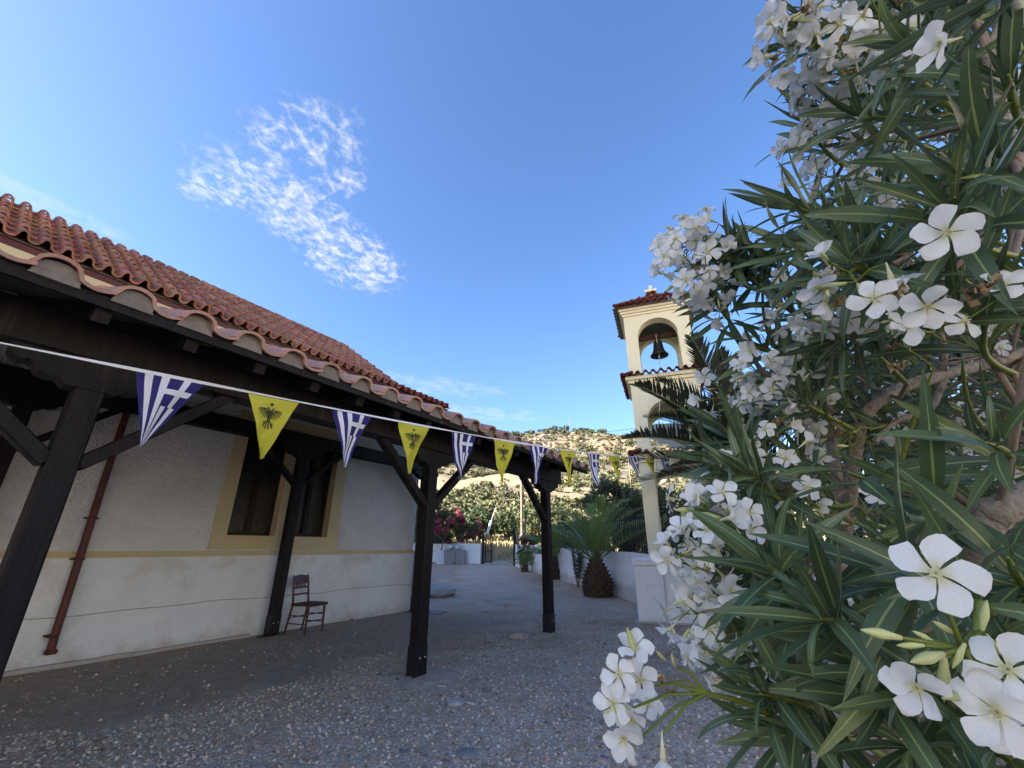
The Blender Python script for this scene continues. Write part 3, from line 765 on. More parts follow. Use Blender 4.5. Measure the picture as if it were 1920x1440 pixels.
while ru < 8.1:
    r = MB(); a = (ru, PE_N + .03, pz(PE_N + .03) - .075); b = (ru, 7.93, pz(7.93) - .075)
    r.beam(a, b, .085, .12); r.build('rafter', M_WOOD, perg); ru += .5
nb = 13
for i in range(nb):
    n0 = PE_N + i * (7.93 - PE_N) / nb; n1 = n0 + (7.93 - PE_N) / nb - .006
    mb_ = MB(); mb_.add([(-10, n0, pz(n0) - .012), (8.2, n0, pz(n0) - .012), (8.2, n1, pz(n1) - .012), (-10, n1, pz(n1) - .012),
              (-10, n0, pz(n0) + .012), (8.2, n0, pz(n0) + .012), (8.2, n1, pz(n1) + .012), (-10, n1, pz(n1) + .012)],
             [(3, 2, 1, 0), (4, 5, 6, 7), (0, 1, 5, 4), (1, 2, 6, 5), (2, 3, 7, 6), (3, 0, 4, 7)])
    mb_.build('deck_board', M_DECK, perg)
uf = MB(); uf.add([(-10, PE_N, pz(PE_N) + .020), (8.2, PE_N, pz(PE_N) + .020), (8.2, 7.94, pz(7.94) + .020), (-10, 7.94, pz(7.94) + .020)], [(0, 1, 2, 3)]); uf.build('roofing_felt', M_DECK, perg)
MB().box((-10, PE_N - .03, PE_Z - .045), (8.22, PE_N - .004, PE_Z + .03)).build('eave_board', M_WOOD, perg)
V, F = s_tile(.365, .50, .088, .022, 16)
pc = 49
tile_field(perg, 'eave_tile', V, F, M_TILE2, (8.26 - pc * .365, PE_N - .07, PE_Z + .035), PT, .365, pc, .42, 11, lambda c: 2 if c > 23 else 0, jitter=.012, order=lambda cr: -cr[0])
ca = 1 / math.hypot(1, PT)
for c in range(24, pc):
    u = 8.26 - pc * .365 + c * .365
    # mortar plug under each barrel
    poly = [(u + .365 * (.30 + .295 * cos(t)) + random.uniform(-.004, .004), PE_Z + .022 + .107 * max(0, sin(t)) ** .9 + random.uniform(-.005, .002)) for t in np.linspace(0, pi, 13)]
    pm = MB(); pm.prism([(u - .002, PE_Z + .006)] + [(u + .222, PE_Z + .006)] + poly, 'y', PE_N - .046 + random.uniform(-.010, .006), PE_N + .12)
    pm.build('mortar_fill', M_MORTAR, perg)

# ------------------------------------------------------------------ bell tower (local x to the right, y away)
T_ROT = -radians(19)
tower = thing('bell_tower', 'slender cream bell tower with arches, red tiled ledges and one bell', 'bell tower', (2.42, 9.32, 0), T_ROT)
TA0, TA1, TY0, TY1 = .34, 1.84, .15, 1.55       # outer faces
PW = .29
MB().box((.03, .03, -.2), (2.14, 1.72, 1.02), bev=.01).box((0, 0, 1.02), (2.17, 1.75, 1.15), bev=.012).build('plinth', M_WHITEWALL, tower)
MB().box((-.03, -.03, -.2), (2.2, 1.78, .03)).build('footing', M_LEDGE, tower)
def arch_wall(mb, a0, a1, z0, z1, spring, crown, y0, y1, pw):
    """wall a0..a1 x z0..z1 with an arched opening between pillars of width pw"""
    c = (a0 + a1) / 2; r = (a1 - a0) / 2 - pw; n = 18
    arc = [(c - r * cos(t), spring + (crown - spring) * sin(t)) for t in np.linspace(0, pi, n + 1)]
    for y, fl in ((y0, False), (y1, True)):
        Q = []
        def quad(p):
            V = [(x, y, z) for x, z in p]; mb.add(V, [tuple(reversed(range(len(p)))) if fl else tuple(range(len(p)))])
        quad([(a0, z0), (a0 + pw, z0), (a0 + pw, spring), (a0, spring)]); quad([(a1 - pw, z0), (a1, z0), (a1, spring), (a1 - pw, spring)])
        for i in range(n):
            p, s = arc[i], arc[i + 1]; zt = z1
            quad([p, s, (s[0], zt), (p[0], zt)])
        quad([(a0, spring), (a0 + pw, spring), (a0 + pw, z1), (a0, z1)]); quad([(a1 - pw, spring), (a1, spring), (a1, z1), (a1 - pw, z1)])
    path = [(a0 + pw, z0)] + arc + [(a1 - pw, z0)]
    for i in range(len(path) - 1):
        p, s = path[i], path[i + 1]
        mb.add([(p[0], y0, p[1]), (p[0], y1, p[1]), (s[0], y1, s[1]), (s[0], y0, s[1])], [(0, 1, 2, 3)], 0, False)
    for a, fl in ((a0, True), (a1, False)):
        V = [(a, y0, z0), (a, y1, z0), (a, y1, z1), (a, y0, z1)]; mb.add(V, [(3, 2, 1, 0) if fl else (0, 1, 2, 3)])
TH = .28
for nm, z0, z1, sp, cr, solid in (('lower_stage', 1.15, 3.10, 2.62, 3.02, False), ('middle_stage', 3.30, 4.95, 4.04, 4.48, False), ('belfry_stage', 5.14, 6.74, 6.14, 6.60, True)):
    mb = MB()
    arch_wall(mb, TA0, TA1, z0, z1, sp, cr, TY0, TY0 + TH, PW); arch_wall(mb, TA0, TA1, z0, z1, sp, cr, TY1 - TH, TY1, PW)
    for a in (TA0 + .003, TA1 - .10 - .003):
        mb.box((a, TY0 + TH, (z0 if solid else cr - .3)), (a + .10, TY1 - TH, z1))
    st = mb.build(nm, M_TOWER, tower)
MB().box((TA0 + .1, TY0 + TH - .02, 6.615), (TA1 - .1, TY1 - TH + .02, 6.70)).build('ceiling', M_CEIL, tower)
def ring(nm, e, z0, z1, steps, m):
    mb = MB()
    for k in range(steps):
        ee = e * (k + 1) / steps; a = z0 + (z1 - z0) * k / steps; b = z0 + (z1 - z0) * (k + 1) / steps
        mb.box((TA0 - ee, TY0 - ee, a), (TA1 + ee, TY1 + ee, b - (.0 if k == steps - 1 else .004)), bev=.004)
    mb.build(nm, m, tower)
ring('lower_cornice', .09, 3.10, 3.27, 2, M_TOWER); ring('middle_cornice', .10, 4.95, 5.11, 2, M_TOWER); ring('top_cornice', .10, 6.74, 6.93, 3, M_TOWER)
Vt, Ft = s_tile(.17, .30, .060, .016, 10)
me_t = np_mesh('ledge_tile', Vt, Ft, M_TILE3, smooth=False)
def ledge(z, out, tan):
    ca, sa = 1 / math.hypot(1, tan), tan / math.hypot(1, tan)
    Rs = np.array([[1, 0, 0], [0, ca, -sa], [0, sa, ca]])
    cx, cy = (TA0 + TA1) / 2, (TY0 + TY1) / 2
    for k, (w, dp) in enumerate(((TA1 - TA0, TY1 - TY0), (TY1 - TY0, TA1 - TA0), (TA1 - TA0, TY1 - TY0), (TY1 - TY0, TA1 - TA0))):
        a = k * pi / 2; Rz = np.array([[cos(a), -sin(a), 0], [sin(a), cos(a), 0], [0, 0, 1]])
        n = int(round((w + 2 * out) / .17)); w2 = (w + 2 * out)
        for i in range(n):
            p = np.array([-w2 / 2 + i * w2 / n, -dp / 2 - out, z])
            M = mat4(Rz @ Rs, Rz @ p + np.array([cx, cy, 0])); M[:3, 3] += [random.uniform(-.008, .008), 0, random.uniform(-.006, .006)]
            mobj('ledge_tile', me_t, tower, toM(M))
ledge(3.275, .20, .30); ledge(5.115, .20, .30)
# pyramid roof of small tiles, rising to the cross
RT = .70; cx, cy = (TA0 + TA1) / 2, (TY0 + TY1) / 2
me_r = np_mesh('roof_tile', Vt, Ft, M_TILE3, smooth=False)
core = MB(); hw, hd = (TA1 - TA0) / 2 + .2, (TY1 - TY0) / 2 + .2; zt = 6.93 + hd * RT
core.add([(cx - hw, cy - hd, 6.93), (cx + hw, cy - hd, 6.93), (cx + hw, cy + hd, 6.93), (cx - hw, cy + hd, 6.93), (cx, cy, zt)], [(0, 1, 4), (1, 2, 4), (2, 3, 4), (3, 0, 4), (3, 2, 1, 0)])
rf = core.build('roof', M_MORTAR, tower)
ca_, sa_ = 1 / math.hypot(1, RT), RT / math.hypot(1, RT)
Rs = np.array([[1, 0, 0], [0, ca_, -sa_], [0, sa_, ca_]])
for k in range(4):
    a = k * pi / 2; Rz = np.array([[cos(a), -sin(a), 0], [sin(a), cos(a), 0], [0, 0, 1]])
    w, dp = (hw, hd) if k % 2 == 0 else (hd, hw)
    for r in range(5):
        y = r * .25 * ca_; half = w * (1 - y / dp)
        n = int(half * 2 / .17)
        for i in range(n):
            p = np.array([-n * .17 / 2 + i * .17, -dp + y, 6.935 + y * RT])
            M = mat4(Rz @ Rs, Rz @ p + np.array([cx, cy, 0])); mobj('roof_tile', me_r, rf, toM(M))
    for t in np.linspace(.02, .9, 7):          # hip tiles
        p = np.array([-w * (1 - t), -dp * (1 - t), 6.965 + dp * t * RT]); d = np.array([w, dp, dp * RT])
        hm = mat4(Rz @ frame(d), Rz @ p + np.array([cx, cy, 0])); hm[:3, 3] += hm[:3, 0] * -.045
        mobj('roof_tile', me_r, rf, toM(hm))
cr = MB(); zc = zt - .02
MB().box((cx - .09, cy - .09, zc - .08), (cx + .09, cy + .09, zc + .11), bev=.02).build('cross_base', M_TOWER, tower)
def arm(p): return p
cp = [(-.03, 0), (.03, 0), (.035, .14), (.15, .115), (.15, .205), (.035, .185), (.05, .30), (-.05, .30), (-.035, .185), (-.15, .205), (-.15, .115), (-.035, .14)]
MB().prism([(cx + a, zc + .11 + b) for a, b in cp], 'y', cy - .03, cy + .03).build('cross', M_TOWER, tower)
# bell, log beam, yoke and rope
bz = 6.40
lg = MB(); lg.tube([(TA0 + .02, .80, bz), (cx - .2, .80, bz + .01), (cx + .2, .80, bz), (TA1 - .02, .80, bz + .015)], [.075, .08, .078, .075], 12); lg.build('bell_beam', M_BELLBEAM, tower)
bell = MB(); prof = [(.0, 0), (.05, -.002), (.085, -.02), (.105, -.06), (.115, -.14), (.125, -.22), (.145, -.30), (.175, -.36), (.215, -.405), (.222, -.43), (.212, -.435), (.165, -.37), (.13, -.29), (.11, -.2), (.1, -.08), (0, -.03)]
bell.lathe(prof, 28, 0, None, (cx, .80, bz - .11))
bl_o = bell.build('bell', M_BRONZE, tower)
cl_ = MB(); cl_.tube([(cx, .8, bz - .2), (cx, .8, bz - .50)], .012, 6); cl_.lathe([(0, .05), (.035, .035), (.045, 0), (.035, -.035), (0, -.05)], 10, 0, None, (cx, .8, bz - .52)); cl_.build('clapper', M_IRON, bl_o)
yk = MB(); yk.box((cx - .05, .74, bz - .13), (cx + .05, .86, bz - .07)); 
for s in (-1, 1):
    yk.tube([(cx + s * .07, .72, bz - .10), (cx + s * .085, .71, bz + .05), (cx + s * .10, .71, bz + .13)], .014, 6); yk.tube([(cx + s * .02, .72, bz - .10), (cx + s * .03, .70, bz + .11)], .012, 6)
yk.build('yoke_straps', M_IRON, tower)
rp = MB(); rp.tube([(cx - .02, .70, bz + .02), (cx - .01, .70, bz - .52), (cx - .03, .60, bz - 1.0), (cx - .07, .16, 5.25), (cx - .1, .02, 5.1), (cx - .18, -.06, 4.2), (cx - .35, -.08, 3.3), (cx - .44, -.08, 2.4), (cx - .50, -.06, 1.3), (cx - .52, -.05, .25)], .011, 6)
rp.build('bell_rope', M_ROPE, tower)

# ------------------------------------------------------------------ boundary walls, railings, gate
def seg_wall(pts, h0, th, nm, label, cope=True):
    t = thing(nm, label, 'wall', (pts[0][0], pts[0][1], float(gz(*pts[0]))))
    org = Vector(t.location); mb = MB()
    for i in range(len(pts) - 1):
        a, b = Vector(pts[i]), Vector(pts[i + 1]); d = (b - a); L = d.length; d.normalize(); nrm = Vector((-d.y, d.x)); n = max(2, int(L / .6))
        for k in range(n):
            P = []
            for s in (k / n, (k + 1) / n):
                p = a + d * L * s; z = float(gz(p.x, p.y)); w1 = .012 * sin(p.x * 3 + p.y * 2.3)
                for sd in (-1, 1):
                    qx = p + nrm * sd * (th / 2) ; P.append((qx.x, qx.y, z - .3)); P.append((qx.x, qx.y, z + h0(s if len(pts) == 2 else (i + s)) + w1))
            V = [tuple(Vector(p) - org) for p in P]
            F = [(0, 1, 5, 4), (6, 7, 3, 2), (1, 3, 7, 5)]
            if k == 0: F.append((2, 3, 1, 0))
            if k == n - 1: F.append((4, 5, 7, 6))
            mb.add(V, F)
    mb.build('wall_body', M_WHITEWALL, t); return t
wa_pts = [(.30, 26.6), (1.6, 20.6), (2.55, 16.2), (3.04, 14.1), (3.55, 11.0)]
wall_a = seg_wall(wa_pts, lambda s: 1.20, .22, 'boundary_wall', 'long low whitewashed wall behind the stubby palm, running from gate to tower')
wall_b = seg_wall([(4.75, 9.6), (6.6, 6.2), (8.8, 2.2)], lambda s: .95, .22, 'boundary_wall', 'low white wall right of the tower behind the oleander')
wall_c = seg_wall([(-1.95, 29.2), (-3.2, 29.9), (-6.2, 31.6), (-9.5, 33.6)], lambda s: 1.22, .24, 'boundary_wall', 'low white wall left of the gate under the pink blossom')
def railing(pts, h0, ht, label, step=.13):
    t = thing('railing', label, 'railing', (pts[0][0], pts[0][1], float(gz(*pts[0]))))
    org = Vector(t.location);
    m = MB().box((-.010, -.010, 0), (.010, .010, ht)); m.add([(-.016, -.004, ht), (.016, -.004, ht), (0, 0, ht + .08), (.016, .004, ht), (-.016, .004, ht)], [(0, 1, 2), (3, 4, 2), (1, 3, 2), (4, 0, 2)])
    me = m.mesh('picket', M_IRON)
    for i in range(len(pts) - 1):
        a, b = Vector(pts[i]), Vector(pts[i + 1]); L = (b - a).length; n = int(L / step); d = (b - a).normalized()
        za, zb = float(gz(*a)), float(gz(*b))
        for zz in (.12, ht - .1):
            MB().beam(Vector((a.x, a.y, za + h0 + zz)) - org, Vector((b.x, b.y, zb + h0 + zz)) - org, .03, .02).build('rail', M_IRON, t)
        for k in range(n):
            p = a + d * (k + .5) * L / n
            o = mobj('picket', me, t); o.location = Vector((p.x, p.y, float(gz(p.x, p.y)) + h0)) - org; o.rotation_euler = (0, 0, math.atan2(d.y, d.x))
railing([(1.9, 19.2), (2.55, 16.2), (3.04, 14.1), (3.50, 11.3)], 1.2, .95, 'black iron railing on the white wall between the palm and the tower')
railing([(-2.05, 29.25), (-3.2, 29.9), (-6.0, 31.5)], 1.2, .95, 'black iron railing on the wall left of the gate', .14)
# gate: two open leaves
def gate_leaf(hx_, hy_, ang, w, label):
    t = thing('gate_leaf', label, 'gate', (hx_, hy_, float(gz(hx_, hy_))), ang)
    f = MB(); f.box((0, -.025, .06), (.06, .025, 1.95)); f.box((w - .05, -.02, .1), (w, .02, 1.8))
    for z in (.14, .75, 1.7): f.box((.06, -.018, z), (w - .05, .018, z + .05))
    f.build('gate_frame', M_IRON, t)
    me = MB().box((-.011, -.011, 0), (.011, .011, 1.72)).mesh('bar', M_IRON)
    n = int(w / .14)
    for k in range(1, n): o = mobj('bar', me, t); o.location = (k * w / n, 0, .12)
gate_leaf(-1.85, 29.1, radians(-62), 1.35, 'black iron gate leaf standing open against the left wall end')
gate_leaf(.18, 27.3, radians(-80), 1.15, 'black iron gate leaf standing open beside the small yucca')
for (x, y), lab in (((-1.85, 29.25), 'dark square gate post at the end of the left wall'), ((.14, 27.5), 'dark square gate post at the start of the right wall')):
    z = float(gz(x, y)); t = thing('gate_post', lab, 'gate post', (x, y, z))
    MB().box((-.07, -.07, -.1), (.07, .07, 2.0), bev=.01).build('shaft', M_IRON, t); MB().box((-.10, -.10, 2.0), (.10, .10, 2.07), bev=.015).build('cap', M_IRON, t)
MBo = MB().box((-.9, -.35, -.1), (.9, .35, .03), bev=.02).build('threshold', M_CONC); MBo.location = (-.85, 28.6, float(gz(-.8, 28.6))); MBo.rotation_euler = (0, 0, radians(-38)); structure(MBo)
# leaning white tube with a thin rod
t = thing('leaning_pole', 'white tube with a thin rod on top leaning above the open gate', 'pole', (-1.75, 29.9, float(gz(0, 29.9))))
MB().tube([(.0, 0, 0), (.04, .03, 1.7)], .03, 8).build('stand', M_IRON, t)
MB().tube([(.04, .03, 1.66), (.06, .03, 1.74), (.34, .12, 2.62), (.35, .12, 2.66)], [.05, .085, .085, .05], 12).build('tube', M_WHITEPOLE, t)
MB().tube([(.35, .12, 2.65), (.62, .22, 3.5)], .015, 6).build('rod', M_WHITEPOLE, t)
# bins with sacks
def bin_(x, y, rz, label, w=.62, h=.78):
    t = thing('waste_bin', label, 'bin', (x, y, float(gz(x, y))), rz, None)
    b = MB(); k = .06
    V = [(-w / 2 + k, -w / 2 + k, 0), (w / 2 - k, -w / 2 + k, 0), (w / 2 - k, w / 2 - k, 0), (-w / 2 + k, w / 2 - k, 0), (-w / 2, -w / 2, h), (w / 2, -w / 2, h), (w / 2, w / 2, h), (-w / 2, w / 2, h)]
    b.add(V, [(3, 2, 1, 0), (0, 1, 5, 4), (1, 2, 6, 5), (2, 3, 7, 6), (3, 0, 4, 7), (4, 5, 6, 7)]); b.build('body', M_BIN, t)
    MB().box((-w / 2 - .02, -w / 2 - .02, h + .001), (w / 2 + .02, w / 2 + .02, h + .06), bev=.02).build('rim', M_BIN, t)
bin_(-4.02, 29.3, .25, 'pale grey waste bin by the wall, left of the pair under the pink blossom'); bin_(-3.32, 29.45, .1, 'darker grey waste bin by the wall, right of the pair under the pink blossom')
Vr, Fr = rock_arrays(77, 2, .55, .2)
for (x, y, s, lab) in ((-4.0, 29.35, .36, 'pale plastic sack lying on the left waste bin'), (-3.5, 29.4, .30, 'pale plastic sack lying on the right waste bin')):
    o = mobj('plastic_sack', np_mesh('plastic_sack', Vr * s, Fr, M_BAG)); o.location = (x, y, float(gz(x, y)) + .84 + .16); tag(o, lab, 'sack')
o = MB().box((-.30, -.02, 0), (.30, .02, .85)).build('white_board', M_WHITEPOLE); o.location = (-4.5, 29.3, float(gz(0, 29.3)) - .02); o.rotation_euler = (radians(-14), 0, .5); tag(o, 'white board leaning beside the pale grey waste bin', 'board')

# ------------------------------------------------------------------ utility poles, cable, mast
def upole(x, y, h, label, r=.14, cross=True):
    z = float(hillz(np.array(x), np.array(y))) if y > 75 else float(gz(x, y))
    t = thing('utility_pole', label, 'pole', (x, y, z))
    MB().tube([(0, 0, -.5), (0, 0, h)], [r, r * .75], 10).build('shaft', M_POLE, t)
    if cross: MB().box((-.7, -.05, h - .5), (.7, .05, h - .38)).build('crossarm', M_POLE, t)
    return (x, y, z + h)
p1 = upole(.95, 43, 10.6, 'weathered grey utility pole behind the yucca and the pergola post')
p2 = upole(29.0, 36, 14.2, 'utility pole hidden behind the oleander at the right')
upole(33.0, 120, 9.0, 'short grey pole on the hillside left of the tower', .16, False)
def cable(a, b, sag, label, off):
    a, b = Vector(a) + Vector(off), Vector(b) + Vector(off)
    pts = [a.lerp(b, i / 24) - Vector((0, 0, sag * 4 * (i / 24) * (1 - i / 24))) for i in range(25)]
    tag(MB().tube(pts, .022, 5).build('power_cable', M_WIRE), label, 'cable')
cable(p1, p2, .9, 'upper black power cable crossing behind the bell tower', (0, 0, -.1)); cable(p1, p2, 1.3, 'lower black power cable crossing behind the bell tower', (.3, 0, -.35))
x, y = 46., 330.; t = thing('radio_mast', 'thin radio mast on the crest of the hill', 'mast', (x, y, float(hillz(np.array(x), np.array(y)))))
mm = MB(); 
for sx, sy in ((-.5, -.3), (.5, -.3), (0, .5)): mm.tube([(sx, sy, -1), (0, 0, 9)], .09, 4)
mm.tube([(0, 0, 8.5), (0, 0, 12)], .07, 4); mm.build('lattice', M_POLE, t)

# ------------------------------------------------------------------ chair by the wall post
CX, CY = un2xy(5.09, 7.42)
chair = thing('chair', 'red brown wooden chair with a woven seat against the church wall', 'chair', (CX, CY, 0), CH_ROT + radians(14))
# local: x = along wall, front of the chair towards -y
sw, sd, sh = .40, .38, .45
for sx in (-1, 1):
    MB().tube([(sx * (sw / 2 + .005), -sd / 2, 0), (sx * (sw / 2 - .01), -sd / 2 + .01, sh)], [.015, .020], 8).build('front_leg', M_CHAIR, chair)
    MB().tube([(sx * (sw / 2 - .01), sd / 2 + .05, 0), (sx * (sw / 2 - .02), sd / 2 - .02, sh), (sx * (sw / 2 - .03), sd / 2 + .07, .90)], [.015, .019, .014], 8).build('back_leg', M_CHAIR, chair)
    for z in (.16, .28): MB().tube([(sx * sw / 2, -sd / 2, z), (sx * (sw / 2 - .012), sd / 2 + .03, z)], .009, 6).build('side_stretcher', M_CHAIR, chair)
for z in (.20, .31): MB().tube([(-sw / 2, -sd / 2, z), (sw / 2, -sd / 2, z)], .009, 6).build('front_stretcher', M_CHAIR, chair)
MB().tube([(-sw / 2, sd / 2 + .03, .24), (sw / 2, sd / 2 + .03, .24)], .009, 6).build('back_stretcher', M_CHAIR, chair)
seat = MB(); seat.box((-sw / 2 - .02, -sd / 2 - .015, sh - .025), (sw / 2 + .02, sd / 2 - .005, sh + .015), bev=.012); so = seat.build('seat', M_RUSH, chair)
sr = MB(); sr.box((-sw / 2 - .024, -sd / 2 - .03, sh - .03), (sw / 2 + .024, -sd / 2 - .017, sh + .012)); sr.build('seat_rail', M_CHAIR, chair)
def bslat(z0, z1, nm, crest):
    n = 8; V, F = [], []
    for i in range(n + 1):
        t_ = i / n; x = -sw / 2 + .03 + t_ * (sw - .06)
        for zz in (0, 1):
            z = z0 + (z1 - z0) * zz + (crest * sin(pi * t_) if zz else 0); yb = sd / 2 - .02 + (z - sh) / .45 * .09 + .012 * sin(pi * t_)
            V += [(x, yb - .008, z), (x, yb + .008, z)]
    for i in range(n):
        a = i * 4; b = a + 4
        F += [(a, b, b + 2, a + 2), (b + 1, a + 1, a + 3, b + 3), (a + 2, b + 2, b + 3, a + 3), (a + 1, b + 1, b, a)]
    m = MB(); m.add(V, F); m.build(nm, M_CHAIR, chair)
bslat(.76, .88, 'crest_rail', .025); bslat(.58, .61, 'back_rail', 0)
for x in (-.10, -.05, 0, .05, .10):
    o = MB().box((x - .012, -.006, 0), (x + .012, .006, .06)).build('back_spindle', M_CHAIR, chair); o.location = (0, sd / 2 + .045, .71)
bslat(.685, .715, 'lower_back_rail', 0)

# ------------------------------------------------------------------ bunting
BK = [(-2.576, 2.660, 2.49), (-2.105, 3.174, 2.518), (-1.635, 3.691, 2.540), (-1.165, 4.206, 2.562), (-.695, 4.718, 2.592), (-.225, 5.228, 2.628), (.245, 5.735, 2.672), (.715, 6.241, 2.716), (1.185, 6.744, 2.768), (1.655, 7.237, 2.838), (2.125, 7.732, 2.912), (2.595, 8.217, 3.005), (3.065, 8.702, 3.10)]
fp = np.polyfit(range(13), [b[2] for b in BK], 3); fx_ = np.polyfit(range(13), [b[0] for b in BK], 1); fy_ = np.polyfit(range(13), [b[1] for b in BK], 1)
BS = .985
def bpt(k):
    v = Vector((np.polyval(fx_, k), np.polyval(fy_, k), np.polyval(fp, k))); e = Vector((0, 0, EYE)); return e + (v - e) * BS
bunting = thing('bunting', 'string of blue striped and yellow pennants hanging from the pergola to the bell tower', 'bunting', bpt(0))
b0 = bpt(0)
L_tape, L_rope = MB(), MB()
def ribbon(k0, k1, n, w):
    V, F = [], []
    for i in range(n + 1):
        k = k0 + (k1 - k0) * i / n; p = bpt(k) - b0
        tw = .5 * sin(k * 1.7) ; ww = w * (.75 + .25 * sin(k * 2.3 + 1))
        dn = Vector((sin(tw) * .6, -sin(tw) * .6, cos(tw)))
        V += [tuple(p + dn * ww / 2), tuple(p - dn * ww / 2)]
    for i in range(n): F.append((2 * i, 2 * i + 1, 2 * i + 3, 2 * i + 2))
    return V, F
mb = MB(); mb.add(*ribbon(-1.02, 12.9, 160, .024), 0, True); mb.build('tape', M_TAPE, bunting)
MB().tube([bpt(k) - b0 for k in np.linspace(-3.2, -1.0, 12)], .006, 6).build('cord', M_ROPE, bunting)
kn = MB(); kp = bpt(-1.02) - b0
for d in ((-.05, -.03, .05), (.03, .02, -.05), (-.06, -.05, -.02)): kn.tube([kp, kp + Vector(d) * .5, kp + Vector(d)], [.010, .012, .004], 5)
kn.build('knot', M_TAPE, bunting)
FW, FH = .57, .50          # flag width in spacing units, height in metres
def flag_pt(k, s, t, wind, ph):
    L, R = bpt(k) - b0, bpt(k + FW) - b0; side = (R - L).normalized(); out = Vector((side.y, -side.x, 0))
    top = L.lerp(R, s); tip = L.lerp(R, .42) + Vector((0, 0, -FH)) + side * wind[0] + out * wind[1]
    p = top.lerp(tip, t)
    b_ = (.040 * sin(t * 4.5 + ph + s * 4) + .020 * sin(s * 6.5 + ph * 2 + t * 2) + .007 * sin(t * 17 + ph * 3 + s * 2)) * t ** .5 * (1 - .3 * t)
    return p + out * b_ + Vector((0, 0, -.012))
SB = [0, .12, .24, .36, .48, .60, .72, .80, .92, 1.0]
def sym_grid(fn, ss, ts, colf):
    m = MB(); n, k = len(ss), len(ts)
    V = [tuple(fn(s, t)) for t in ts for s in ss]
    for j in range(k - 1):
        for i in range(n - 1):
            m.add([V[j * n + i], V[(j + 1) * n + i], V[(j + 1) * n + i + 1], V[j * n + i + 1]], [(0, 1, 2, 3)], colf((ss[i] + ss[i + 1]) / 2, (ts[j] + ts[j + 1]) / 2), True)
    return m
def gcol(s, t):
    if s < .48: return 1 if (.12 < s < .24 or .36 < s) else 0
    if t < .42: return 1 if (.69 < s < .80 or (.17 < t < .25 and s < .96)) else 0
    return 1 if (.52 < s < .64 or .74 < s < .88) else 0
GS = sorted(set([0, .06, .12, .18, .24, .30, .36, .42, .48, .52, .58, .64, .69, .74, .80, .88, .96, 1.0])); GT = [0, .05, .11, .17, .21, .25, .33, .42, .5, .58, .66, .74, .82, .9, .96, .999]
YS = [i / 10 for i in range(11)]; YT = [0, .07, .14, .21, .28, .36, .44, .52, .6, .68, .76, .84, .92, .97, .999]
# double-headed eagle print, drawn in a unit box (x -1..1, y -1..1 up)
def mir(ps): return [(-x, y) for x, y in reversed(ps)]
EAGLE = []
bodyR = [(0, .42), (.10, .50), (.16, .62), (.30, .66), (.38, .60), (.28, .57), (.24, .50), (.20, .38), (.17, .2), (.16, -.1), (.10, -.35), (0, -.42)]
EAGLE.append(bodyR); EAGLE.append(mir(bodyR))
for i in range(7):           # wing feathers hanging from the wing arm
    fi = i / 6; a = radians(-82 + 64 * fi); bx, by = .20 + .50 * fi, .22 + .30 * fi; ln_ = .42 + .16 * sin(pi * fi)
    d = (cos(a), sin(a)); n_ = (-d[1], d[0]); w = .040
    f1 = [(bx - n_[0] * w, by - n_[1] * w), (bx + d[0] * ln_ * .8 - n_[0] * w, by + d[1] * ln_ * .8 - n_[1] * w), (bx + d[0] * ln_, by + d[1] * ln_), (bx + d[0] * ln_ * .8 + n_[0] * w, by + d[1] * ln_ * .8 + n_[1] * w), (bx + n_[0] * w, by + n_[1] * w)]
    EAGLE.append(f1); EAGLE.append(mir(f1))
wingtop = [(.16, .28), (.36, .52), (.60, .55), (.66, .46), (.42, .40), (.22, .16)]
EAGLE.append(wingtop); EAGLE.append(mir(wingtop))
EAGLE.append([(-.13, .78), (.13, .78), (.17, .92), (.08, .99), (-.08, .99), (-.17, .92)])
for a in (-28, -10, 10, 28):  # tail
    d = (sin(radians(a)), -cos(radians(a))); EAGLE.append([(d[0] * .36 - .05, d[1] * .36), (d[0] * .36 + .05, d[1] * .36), (d[0] * .92 + .07, d[1] * .92), (d[0] * .92 - .07, d[1] * .92)])
legR = [(.12, -.28), (.36, -.46), (.50, -.42), (.44, -.54), (.52, -.62), (.38, -.58), (.30, -.62), (.30, -.52), (.10, -.38)]
EAGLE.append(legR); EAGLE.append(mir(legR))
for i in range(13):
    greek = i % 2 == 0
    wind = (random.uniform(-.03, .035), random.uniform(-.07, .07)) if i < 8 else (.04 + .035 * (i - 8) * (1 if i >= 10 else .3), random.uniform(-.05, .05))
    ph = random.uniform(0, 6)
    fn = lambda s, t: flag_pt(i, s, t, wind, ph)
    if greek:
        sym_grid(fn, GS, GT, gcol).build('blue_white_pennant', [M_BLUE, M_WHITE], bunting)
    else:
        fo_ = sym_grid(fn, YS, YT, lambda s, t: 0).build('yellow_pennant', M_YELLOW, bunting)
        em = MB()
        side = (bpt(i + FW) - bpt(i)).normalized(); out = Vector((side.y, -side.x, 0))
        for poly in EAGLE:
            V = []
            for x, y in poly:
                t = .31 - y * .22; W_ = 1 - t
                s = .47 + (x * .23) / W_
                V.append(tuple(fn(s, t) + out * .0025))
            em.add(V, [tuple(range(len(V)))])
        em.build('eagle_print', M_INK, fo_)

